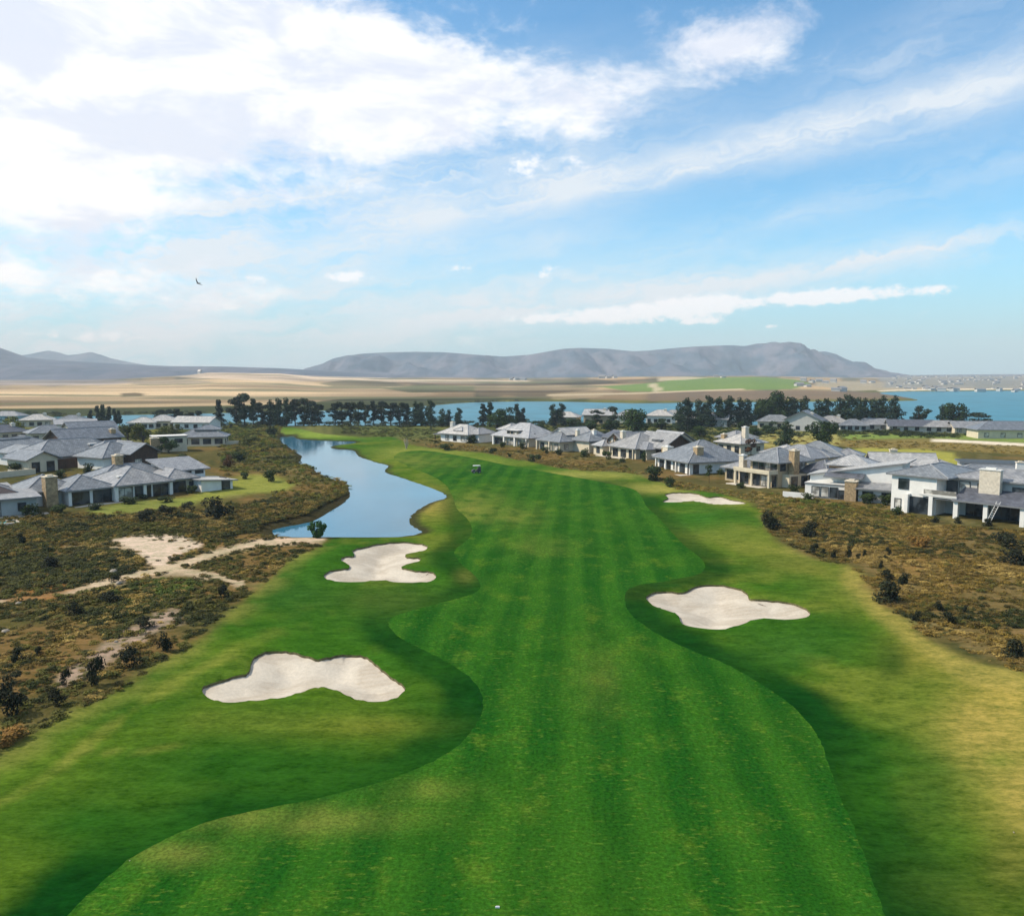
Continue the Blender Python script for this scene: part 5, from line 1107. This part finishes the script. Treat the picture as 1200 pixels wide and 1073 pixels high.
for k, a, b, w, h, lb in [('green', 640, 531, 12, 10, 'green bush at the left column of the curved gable house'), ('green', 656, 533, 16, 9, 'low green bush before the curved gable house porch'), ('green', 684, 536, 18, 12, 'dark green bush below the dark glazed porch'), ('green', 713, 538, 16, 12, 'green bush between the little pyramid roof and the timber gable'),
                          ('green', 728, 542, 12, 7, 'low green bush under the timber gable house patio'), ('green', 588, 524, 14, 8, 'low green bush before the dormer house columns'), ('green', 612, 526, 16, 11, 'green bush at the right end of the dormer house'), ('green', 792, 546, 12, 9, 'green bush behind the hip roofed house chimney side'), ('green', 868, 572, 18, 8, 'low olive bush left of the tan house patio'),
                          ('green', 930, 577, 20, 10, 'olive bush between the tan house and the white terrace wall'), ('green', 946, 586, 22, 10, 'olive green bush before the white terrace wall'), ('green', 1018, 590, 26, 13, 'large olive bush right below the stone chimney'), ('green', 1052, 603, 20, 10, 'olive bush at the left corner of the big white house'), ('green', 1040, 592, 22, 14, 'green bush hard against the left wall of the big white house'),
                          ('green', 70, 560, 22, 10, 'dark green bush right of the arched cream entrance'), ('lime', 118, 559, 18, 11, 'yellow green bush over the tan chimney roof on the left'), ('green', 32, 604, 30, 14, 'dark green bush at the corner of the flat roofed grey house'), ('green', 66, 601, 26, 11, 'dark green bush at the foot of the tall tan chimney'), ('green', 112, 597, 24, 8, 'low clipped bush before the first dark patio door'), ('green', 196, 588, 22, 8, 'low bush at the patio end of the long slate house'),
                          ('lime', 232, 547, 22, 10, 'yellow green bush on the dry slope below the lone cream house'), ('green', 280, 540, 26, 12, 'green bush right of the red brown bush'), ('lime', 292, 522, 26, 12, 'yellow green bush on the pond slope right of the lone cream house'), ('green', 215, 540, 18, 9, 'green bush left of the red brown bush'), ('green', 768, 563, 34, 20, 'rounded green bush at the turf edge left of the hip roofed house'), ('green', 783, 570, 22, 14, 'lower right half of the double rounded bush by the hip roofed house'), ('green', 755, 541, 12, 14, 'small green bush before the timber gable house'), ('green', 1030, 579, 26, 22, 'bright green bush between the stone chimney house and the big white house'), ('green', 1008, 586, 24, 18, 'olive green bush right of the low stone chimney'),
                          ('green', 522, 527, 22, 9, 'dark green bush before the farthest pale house'), ('green', 576, 531, 14, 8, 'small round bush on the turf edge below the dormer house'), ('green', 624, 541, 22, 11, 'dark bush on the turf edge before the curved gable house'), ('green', 621, 523, 26, 16, 'dense green bush between dormer house and curved gable house'), ('green', 553, 519, 22, 10, 'green bush between the two farthest pale houses'),
                          ('green', 597, 535, 8, 5, 'tiny bush on the pale turf edge below the dormer house'), ('green', 668, 527, 22, 15, 'green bush left of the dark glazed porch'), ('green', 700, 530, 18, 12, 'green bush in front of the little pyramid roof'), ('green', 222, 578, 18, 11, 'clipped dark bush at the end wing of the long slate house'), ('green', 150, 590, 26, 9, 'clipped dark hedge bush before the dark patio doors'), ('green', 170, 584, 16, 6, 'low clipped bush at the garage of the long slate house'),
                          ('green', 20, 553, 26, 12, 'green bush behind the cream garden wall at left'), ('green', 37, 551, 14, 12, 'dark green bush left of the arched cream entrance'), ('green', 104, 556, 16, 14, 'yellow green bush before the cream windows on the left'), ('rust', 267, 547, 19, 16, 'red brown round bush right of the lone cream house'), ('green', 316, 564, 22, 16, 'dark green bush in the lawn by the pond'), ('green', 288, 561, 16, 9, 'low bush on the lawn right of the long slate house'),
                          ('green', 320, 510, 22, 12, 'dark green bush at the head of the pond'), ('green', 1005, 575, 16, 10, 'green bush at the foot of the stone chimney wall'), ('ochre', 12, 872, 42, 18, 'ochre orange bush at the left edge where scrub meets turf'), ('ochre', 1080, 640, 30, 12, 'ochre bush in the brown heath under the white house'), ('green', 855, 562, 16, 9, 'green bush beside the plain end wall of the hip roofed house'), ('green', 845, 556, 14, 8, 'green bush behind the thin young tree')]:
    shrub(k, a, b, w, h, lb, GGS if k == 'green' else None)
for a, b, w, h, lb in [(476, 526, 9, 13, 'bleached dry bush standing alone on the turf by the far pond bank')]:
    w_ = P(a, b); k = math.hypot(w_.x, w_.y) / FPX; rng = np.random.default_rng(5); r = random.Random(3); m = MB()
    for i in range(26):
        t = r.uniform(-.55, .55); q = r.uniform(0, 6.28); taper(m, (0, 0, -.05), (math.sin(t) * .9 * math.cos(q), math.sin(t) * .9 * math.sin(q), math.cos(t) * r.uniform(.6, 1.05)), .03, .012, 4)
    o = m.build('dry_bush', 'dry'); o.location = w_; o.scale = (w * k, w * k, h * k); tag(o, lb, 'shrub')
# palm-like shrub at the pond
def pond_palm():
    w = P(372, 629); k = math.hypot(w.x, w.y) / FPX; w.z = Hs(w.x, w.y) - .05
    root = empty('fan_shrub', w); tag(root, 'fan shaped dark green shrub on the near bank, dark against the pond', 'shrub')
    r = random.Random(8); m = MB(); H = 20 * k
    taper(m, (0, 0, -.1), (0, 0, H * .25), H * .05, H * .04); m.build('stem', 'bark', root)
    rng = np.random.default_rng(8); bs = []
    for i in range(26):
        a = r.uniform(0, 6.28); z = r.uniform(.08, .9); q = (.08 + .66 * z) * math.sqrt(r.random()); bs.append((math.cos(a) * q * H, math.sin(a) * q * H, z * H, (.11 + .09 * z) * H, (.11 + .09 * z) * H, .15 * H))
    v, f = leaves(bs, 2600, .05 * H, rng, .1); link(bpy.data.objects.new('crown', np_mesh('crown', v, f, 'palm')), root)
pond_palm()

# ---------------------------------------------------------------- scrub: uncountable low cover, instanced clumps
src = bpy.data.collections.new('scrub_clumps')
for i in range(5):
    rng = np.random.default_rng(900 + i); r = random.Random(900 + i); bs = []
    for j in range(5 + i % 3):
        a = r.uniform(0, 6.28); q = r.uniform(0, .42); bs.append((math.cos(a) * q, math.sin(a) * q, r.uniform(.12, .5), r.uniform(.14, .26), r.uniform(.14, .26), r.uniform(.12, .24)))
    v, f = leaves(bs, 150, .065, rng, .6); v[:, 2] = np.maximum(v[:, 2], 0)
    src.objects.link(bpy.data.objects.new('scrub_clump', np_mesh('scrub_clump', v, f, 'scrub')))
rs = np.random.default_rng(31)
ACC = []
foot = np.array(FOOT)
def scatter(poly, n, smin, smax, cols, seed, hmul=.75, keep_out=True, fade=90, avoid_path=True):
    """poly in pixels; n points, colours mixed by noise"""
    w = WP(poly); lo, hi = w.min(0), w.max(0)
    q = rs.uniform(lo, hi, (n * 6, 2)); q = q[sdf(w, q) > 0]
    d = np.hypot(q[:, 0], q[:, 1]); q = q[rs.uniform(size=len(q)) < np.clip(fade / d, 0, 1) ** .8][:n]
    q = q[sdf(pond, q) < -.5]; q = q[sdf(mown, q) < .1]
    if len(q) == 0: return
    c1 = fbm(q[:, 0] / 7, q[:, 1] / 7, seed, 3); c2 = fbm(q[:, 0] / 2.2, q[:, 1] / 2.2, seed + 5, 2)
    q = q[c2 + rs.uniform(-.2, .2, len(c2)) > .42]
    if keep_out:
        ok = np.ones(len(q), bool)
        for i in range(0, len(foot), 200):
            F = foot[i:i + 200]; ok &= (np.hypot(q[:, 0][:, None] - F[None, :, 0], q[:, 1][:, None] - F[None, :, 1]) > F[None, :, 2]).all(1)
        q = q[ok]
    z = U(q[:, 0], q[:, 1]); pp = np.stack(proj(q[:, 0], q[:, 1], z), 1)
    ok = np.ones(len(q), bool)
    if avoid_path:
        for ln, wd in [(smooth([(112, 686), (150, 676), (188, 668), (215, 660), (255, 648), (300, 637), (345, 633), (378, 631)], 4, False), 3.5), (smooth([(186, 668), (215, 669), (245, 674), (283, 684)], 3, False), 3),
                       (smooth([(-60, 712), (0, 704), (50, 699), (105, 688), (150, 676)], 3, False), 2.2)]: ok &= linedist(ln, pp) > wd * rs.uniform(.6, 1.5, len(q))
        for pl in [[(128, 630), (150, 626), (207, 626), (235, 634), (243, 642), (205, 651), (192, 667), (178, 665), (158, 649), (133, 641)], [(188, 588), (235, 576), (268, 560), (300, 556), (335, 560), (352, 566), (345, 574), (310, 580), (285, 588), (235, 592), (190, 597)], [(100, 597), (150, 588), (215, 583), (235, 590), (170, 598), (110, 606)]]:
            ok &= sdf(pl, pp) < rs.choice([-3, 0, 2, 5, 9], len(q), p=[.5, .25, .13, .08, .04]) + rs.uniform(-2, 2, len(q))
        st = sdf([(222, 705), (205, 728), (165, 750), (120, 782), (70, 800), (85, 780), (130, 745), (180, 715)], pp); ok &= ~((st > 0) & (rs.uniform(size=len(q)) < .75))
    q, z = q[ok], z[ok]
    if len(q) == 0: return
    c1 = fbm(q[:, 0] / 9, q[:, 1] / 9, seed, 3) + rs.normal(0, .10, len(q)); K = np.array(cols); t = np.clip((c1 - .28) / .44, 0, .999) * (len(K) - 1); i0 = t.astype(int); fr = (t - i0)[:, None]
    tint = (K[i0] * (1 - fr) + K[i0 + 1] * fr) * rs.uniform(.7, 1.35, (len(q), 1))
    tint = tint * np.array([1.7, 1.52, 1.0])
    s = rs.uniform(smin * .62, smax * .85, len(q)) * rs.choice([.6, .8, 1, 1.35], len(q)); ACC.append((np.column_stack([q, z - .04]), np.column_stack([s, s, s * hmul * .56 * rs.uniform(.6, 1.4, len(q))]), tint))
OL, BR, DKG, OC, GRN, STR = (.058, .064, .018), (.088, .066, .024), (.020, .028, .010), (.14, .105, .030), (.060, .092, .020), (.21, .165, .075)
scatter([(-260, 620), (0, 606), (60, 606), (120, 604), (200, 600), (240, 596), (290, 588), (345, 580), (400, 575), (405, 583), (380, 593), (330, 612), (310, 622), (375, 640), (330, 665), (287, 700), (200, 775), (60, 850), (-20, 900), (-300, 1000)], 27000, .7, 1.5, [DKG, OL, OL, DKG, BR, OL, OC, STR], 5)
scatter([(-60, 660), (110, 640), (175, 652), (160, 672), (90, 682), (-60, 692)], 4200, .8, 1.6, [DKG, DKG, OL, (.035, .04, .02)], 6, .8)
scatter([(130, 690), (190, 678), (240, 680), (200, 715), (130, 750), (90, 720)], 1800, .8, 1.5, [DKG, OL, DKG, GRN], 7, .8)
scatter([(0, 606), (240, 594), (300, 588), (400, 576), (405, 585), (330, 612), (305, 622), (230, 640), (90, 640), (0, 655)], 6500, 1.0, 2.0, [DKG, OL, BR, OC, DKG, OL], 8, .85)
scatter([(262, 498), (330, 500), (332, 512), (345, 530), (366, 548), (408, 566), (405, 580), (345, 590), (300, 575), (345, 560), (300, 553), (262, 560), (255, 530)], 3800, 1.0, 2.4, [DKG, OL, GRN, (.12, .12, .022), OL, OC], 9, .85, fade=400)
scatter([(240, 497), (335, 496), (335, 512), (300, 545), (262, 540), (262, 520), (240, 515)], 1500, 1.8, 3.6, [DKG, GRN, (.14, .135, .022), OL, GRN], 10, .8, fade=500)
scatter([(895, 598), (960, 590), (1010, 592), (1050, 600), (1100, 615), (1200, 622), (1400, 640), (1420, 880), (1210, 792), (1100, 755), (1040, 708), (1015, 680), (960, 655), (905, 628)], 26000, .6, 1.4, [DKG, BR, OL, BR, OC, BR, STR], 11)
scatter([(895, 605), (960, 600), (1030, 612), (1060, 640), (990, 640), (905, 628)], 2200, .8, 1.6, [DKG, (.03, .035, .014), OL, BR], 12, .85)
scatter([(640, 541), (690, 545), (735, 549), (760, 556), (800, 566), (870, 577), (940, 590), (1050, 603), (1040, 612), (900, 606), (870, 590), (800, 577), (740, 557), (640, 548)], 3600, .8, 1.7, [OL, (.16, .13, .04), BR, STR, GRN, OC], 13, .75, fade=260)
scatter([(500, 521), (560, 522), (600, 526), (660, 532), (700, 538), (740, 545), (740, 554), (640, 545), (560, 529), (500, 526)], 1500, .9, 1.9, [OL, (.17, .13, .04), BR, STR, OC], 14, .7, fade=300)
scatter([(880, 575), (940, 582), (1000, 588), (1060, 590), (1100, 610), (1060, 622), (960, 612), (900, 600)], 2400, .8, 1.9, [OL, GRN, OC, OL, STR], 15, .8, fade=200)
scatter([(400, 500), (520, 503), (560, 512), (510, 524), (470, 514), (400, 508)], 1300, 1.4, 2.6, [OL, DKG, GRN, OL], 16, .7, fade=500)
scatter([(610, 495), (800, 497), (880, 504), (1010, 508), (1200, 510), (1200, 514), (985, 512), (880, 513), (840, 520), (760, 512), (620, 505)], 1700, 2.0, 4.2, [(.012, .022, .010), (.022, .036, .013), (.04, .06, .018), (.018, .03, .012)], 17, .75, fade=600)
scatter([(880, 512), (985, 513), (1200, 522), (1200, 533), (1080, 527), (900, 524)], 700, 1.5, 2.6, [(.15, .12, .04), OL, (.20, .165, .055), OC], 18, .6, fade=600)
scatter([(-60, 500), (100, 500), (150, 508), (200, 520), (150, 545), (-60, 545)], 800, 1.6, 3.2, [DKG, GRN, (.13, .13, .022), OL], 19, .8, fade=500)
scatter([(-60, 486), (400, 480), (520, 473), (640, 469), (560, 470.5), (400, 479.5), (-60, 492)], 700, 4, 9, [(.025, .035, .016), (.05, .055, .025), (.03, .042, .02)], 20, .5, True, 3000, False)
scatter([(180, 495.5), (262, 496), (390, 495.5), (520, 495), (640, 494.5), (640, 499), (520, 501), (380, 500), (180, 501)], 500, 3.0, 6.5, [(.012, .018, .009), (.02, .03, .012), (.035, .045, .016)], 23, .9, False, 900, False)
scatter([(975, 505.5), (1200, 510), (1260, 513), (1260, 516), (1200, 513.5), (975, 509)], 700, 2.2, 4.4, [(.012, .022, .010), (.022, .036, .013), (.03, .045, .015), (.06, .07, .02)], 27, .95, True, 900, False)
scatter([(296, 622), (300, 606), (330, 598), (360, 590), (385, 577), (398, 566), (385, 556), (366, 556), (352, 545), (362, 540), (384, 550), (412, 562), (416, 574), (405, 586), (384, 597), (358, 608), (334, 614), (312, 622)], 2600, .9, 1.8, [BR, OC, OL, BR, STR], 29, .9, False, 300, False)
pos = np.vstack([a[0] for a in ACC]); scl = np.vstack([a[1] for a in ACC]); tin = np.vstack([a[2] for a in ACC]); N = len(pos)
me = bpy.data.meshes.new('scrub'); me.vertices.add(N); me.vertices.foreach_set('co', pos.astype(np.float32).ravel())
for nm, ty, arr in (('scl', 'FLOAT_VECTOR', scl), ('rot', 'FLOAT_VECTOR', np.column_stack([np.zeros(N), np.zeros(N), rs.uniform(0, 6.28, N)]))):
    a = me.attributes.new(nm, ty, 'POINT'); a.data.foreach_set('vector', arr.astype(np.float32).ravel())
a = me.attributes.new('idx', 'INT', 'POINT'); a.data.foreach_set('value', rs.integers(0, 5, N).astype(np.int32))
a = me.attributes.new('tint', 'FLOAT_COLOR', 'POINT'); a.data.foreach_set('color', np.column_stack([tin, np.ones(N)]).astype(np.float32).ravel())
me.update()
scrub = tag(link(bpy.data.objects.new('scrub', me)), kind='stuff')
ng = bpy.data.node_groups.new('scrub scatter', 'GeometryNodeTree')
ng.interface.new_socket('Geometry', in_out='INPUT', socket_type='NodeSocketGeometry'); ng.interface.new_socket('Geometry', in_out='OUTPUT', socket_type='NodeSocketGeometry')
gi, go = nn(ng, 'NodeGroupInput'), nn(ng, 'NodeGroupOutput'); ip = nn(ng, 'GeometryNodeInstanceOnPoints'); ci = nn(ng, 'GeometryNodeCollectionInfo')
ci.inputs['Collection'].default_value = src; ci.inputs['Separate Children'].default_value = True; ci.inputs['Reset Children'].default_value = True
def named(nm, ty):
    n = nn(ng, 'GeometryNodeInputNamedAttribute', data_type=ty); n.inputs['Name'].default_value = nm; return n.outputs['Attribute']
ng.links.new(gi.outputs[0], ip.inputs['Points']); ng.links.new(ci.outputs[0], ip.inputs['Instance']); ip.inputs['Pick Instance'].default_value = True
ng.links.new(named('idx', 'INT'), ip.inputs['Instance Index']); ng.links.new(named('rot', 'FLOAT_VECTOR'), ip.inputs['Rotation']); ng.links.new(named('scl', 'FLOAT_VECTOR'), ip.inputs['Scale'])
ng.links.new(ip.outputs[0], go.inputs[0])
md = scrub.modifiers.new('scatter', 'NODES'); md.node_group = ng
print('scrub clumps', N)

for ps in PROTO.values():
    for p in ps:
        if p not in USED:
            for c in list(p.children): bpy.data.objects.remove(c)
            bpy.data.objects.remove(p)

# ---------------------------------------------------------------- small things
def cart():
    p = P(558, 554); p.z = Hs(p.x, p.y); root = empty('golf_cart', p, rad(200)); root.scale = (.92,) * 3
    tag(root, 'white roofed golf cart parked on the far part of the fairway', 'golf cart')
    m = MB(); m.box(-1.15, 1.15, -.55, .55, .28, .55); m.add([(.5, -.52, .551), (1.15, -.5, .551), (1.15, .5, .551), (.5, .52, .551), (.5, -.5, .95), (.95, -.45, .82), (.95, .45, .82), (.5, .5, .95)],
        [(0, 1, 5, 4), (1, 2, 6, 5), (2, 3, 7, 6), (3, 0, 4, 7), (4, 5, 6, 7)]); m.box(-1.1, -.45, -.5, .5, .552, .72)
    body = m.build('body', 'metal', root)
    MB().box(-1.05, .75, -.62, .62, 1.78, 1.86).box(-.95, .65, -.54, .54, 1.86, 1.91).build('canopy', 'cart', root)
    MB().box(-.45, .05, -.5, .5, .553, .80).box(-.58, -.45, -.5, .5, .80, 1.25).build('seat', 'seatm', root)
    for x, y in ((.62, -.55), (.62, .55), (-.9, -.55), (-.9, .55)): MB().bar((x + (.2 if x > 0 else 0), y * .9, .5), (x, y, 1.79), .03, 6).build('post', 'metal', root)
    for x, y in ((.75, -.5), (.75, .5), (-.75, -.5), (-.75, .5)):
        w = MB().bar((x, y - .11, .24), (x, y + .11, .24), .24, 14).build('wheel', 'black', root); MB().bar((x, y - .12, .24), (x, y + .12, .24), .11, 10).build('rim', 'trim', w)
    MB().bar((.45, .25, .9), (.30, .25, 1.05), .02, 6).bar((.30, .08, 1.05), (.30, .42, 1.05), .03, 6).build('steering_wheel', 'black', root)
    MB().box(-1.15, -.75, -.4, -.08, .73, 1.5).box(-1.15, -.75, .1, .42, .73, 1.45).build('bag_rack', 'seatm', root)
cart()
def bird(px_, py_, dist, span, rz, roll, label):
    x, y = (px_ - 600) / FPX, (536.5 - py_) / FPX; d = Vector((x, CP + y * SP, -SP + y * CP)).normalized() * dist
    root = empty('bird', Vector((0, 0, CAMH)) + d, 0); root.rotation_euler = (0, roll, rz); tag(root, label, 'bird'); s = span
    v, f = [], []; pr = [(-.22, .012), (-.16, .035), (-.05, .055), (.06, .055), (.13, .035), (.17, .038), (.2, .022), (.24, .004)]
    for i, (yy, r) in enumerate(pr):
        for k in range(8): t = 2 * math.pi * k / 8; v.append((r * s * math.cos(t), yy * s, r * s * .9 * math.sin(t)))
    for i in range(len(pr) - 1):
        for k in range(8): j = (k + 1) % 8; f.append((i * 8 + k, i * 8 + j, i * 8 + 8 + j, i * 8 + 8 + k))
    link(bpy.data.objects.new('body', mesh_uv('body', v, f, 'bird', True, False)), root)
    for sg in (-1, 1):
        w = [(.03, .08, .01), (.03, -.07, .01), (.24, .10, .10), (.24, -.05, .10), (.42, .04, .19), (.42, -.08, .18), (.52, -.08, .25)]
        vv = [(sg * a * s, b * s, c * s) for a, b, c in w] + [(sg * a * s, b * s, c * s - .012 * s) for a, b, c in w]
        q = [(0, 1, 3, 2), (2, 3, 5, 4), (4, 5, 6)]; ff = q + [tuple(i + 7 for i in t[::-1]) for t in q]
        link(bpy.data.objects.new('wing', mesh_uv('wing', vv, ff, 'bird', uv=False)), root)
    MB().add([(-.02 * s, -.2 * s, 0), (.02 * s, -.2 * s, 0), (.07 * s, -.36 * s, .01 * s), (-.07 * s, -.36 * s, .01 * s), (-.02 * s, -.2 * s, -.012 * s), (.02 * s, -.2 * s, -.012 * s), (.07 * s, -.36 * s, -.005 * s), (-.07 * s, -.36 * s, -.005 * s)],
             [(0, 1, 2, 3), (7, 6, 5, 4), (0, 4, 5, 1), (1, 5, 6, 2), (2, 6, 7, 3), (3, 7, 4, 0)]).build('tail', 'bird', root)
bird(232, 332, 110, 1.25, rad(60), rad(38), 'dark bird gliding with banked wings before the white cloud bank on the left')
bird(360, 368, 170, .7, rad(20), rad(-20), 'tiny dark bird far off in the blue gap left of the fairway')
def rake(px_, py_, rz, lab):
    w = P(px_, py_); w.z = float(U(w.x, w.y)) - .45; root = empty('bunker_rake', w, rz); tag(root, lab, 'rake', 'rakes in the bunkers')
    MB().bar((0, 0, .02), (1.45, 0, .34), .022, 6).build('handle', 'timber', root); m = MB().box(-.03, .03, -.32, .32, -.03, .04)
    for i in range(9): m.box(-.02, .02, -.3 + i * .075 - .012, -.3 + i * .075 + .012, -.12, -.03)
    m.build('head', 'metal', root)
rake(497, 672, rad(70), 'dark rake standing in the right lobe of the clover bunker'); rake(906, 708, rad(150), 'dark rake leaning in the right hand bunker near its far rim')
def boulder(px_, py_, wpx, lab, sd):
    w = P(px_, py_); w.z = Hs(w.x, w.y); k = math.hypot(w.x, w.y) / FPX; r = np.random.default_rng(sd); v, f = [], []; n, m_ = 12, 7
    for j in range(m_):
        ph = math.pi * j / (m_ - 1)
        for i in range(n):
            t = 2 * math.pi * i / n; R = .5 * (1 + .28 * (r.random() - .5)); v.append((R * math.sin(ph) * math.cos(t), R * math.sin(ph) * math.sin(t) * .8, R * math.cos(ph) * .62 + .12))
    for j in range(m_ - 1):
        for i in range(n): q = (i + 1) % n; f.append((j * n + i, (j + 1) * n + i, (j + 1) * n + q, j * n + q))
    o = link(bpy.data.objects.new('boulder', mesh_uv('boulder', v, f, 'rock', True, False))); o.location = w; o.scale = (wpx * k * .72,) * 3; o.rotation_euler = (0, 0, sd); tag(o, lab, 'rock', 'pale boulders in the left scrub')
for i, q in enumerate([(133, 671, 13, 'largest pale grey boulder, just above the path in the left scrub'), (7, 741, 12, 'white boulder at the left edge below the stony path'), (22, 708, 9, 'small pale boulder on the faint track at the left edge'), (139, 684, 10, 'pale flat boulder beside the path below the largest one'), (136, 752, 6, 'small whitish stone in the stony strip of the left scrub'), (3, 650, 10, 'pale boulder at the left edge in the dark heath')]): boulder(*q, i + 2)
def pool():
    w = P(8, 613); w.z = Hs(w.x, w.y) + .02; root = empty('swimming_pool', w, rad(40)); tag(root, 'turquoise swimming pool with pale rim at the left edge', 'swimming pool')
    m = MB(); m.box(-5, 1.6, -1.6, -1.2, -.3, .22); m.box(-5, 1.6, 1.2, 1.6, -.3, .22); m.box(1.2, 1.6, -1.2, 1.2, -.3, .22); m.box(-5, -4.6, -1.2, 1.2, -.3, .22); m.build('coping', 'paving', root)
    MB().box(-4.6, 1.2, -1.2, 1.2, -.3, .12).build('pool_water', 'pool', root)
pool()
def ladder():
    w = P(1157, 614); w.z = Hs(w.x, w.y); root = empty('ladder', w, rad(-50)); tag(root, 'pale ladder leaning on the patio roof of the big white house', 'ladder')
    m = MB(); t = Vector((.9, 1.3, 3.3))
    for s in (-.25, .25): m.bar((s, 0, 0), (s + t.x, t.y, t.z), .045, 5)
    m.build('rail', 'trim', root); m = MB()
    for i in range(1, 10): q = t * i / 10; m.bar((q.x - .25, q.y, q.z), (q.x + .25, q.y, q.z), .025, 5)
    m.build('rungs', 'trim', root)
ladder()
w = P(583, 1063); o = MB().box(-.09, .09, -.035, .035, 0, .05).box(-.06, .06, -.02, .02, .05, .07).build('tee_marker', 'cart'); o.location = (w.x, w.y, Hs(w.x, w.y)); tag(o, 'small white marker block lying on the near fairway at the bottom edge', 'marker')
w = P(152, 1007); boulder(152, 1008, 2.4, 'tiny grey stone on the fairway lip at lower left', 31)
w = P(1188, 974); boulder(1188, 975, 2.6, 'little stone in the dry grass at lower right', 33)

# ---------------------------------------------------------------- haze
hz = MB().box(-6700, 6700, -260, 6700, -12, 300).build('haze', 'trim'); hz.data.materials.clear()
hm = bpy.data.materials.new('pale haze'); hm.use_nodes = True; hn = hm.node_tree; hn.nodes.clear()
ho = nn(hn, 'ShaderNodeOutputMaterial'); pv = nn(hn, 'ShaderNodeVolumePrincipled')
pv.inputs['Color'].default_value = (.72, .86, 1, 1); pv.inputs['Absorption Color'].default_value = (1, 1, 1, 1); pv.inputs['Density'].default_value = .00015; pv.inputs['Anisotropy'].default_value = 0.0
hn.links.new(pv.outputs[0], ho.inputs['Volume']); hz.data.materials.append(hm); hz.display_type = 'WIRE'; tag(hz, kind='stuff')
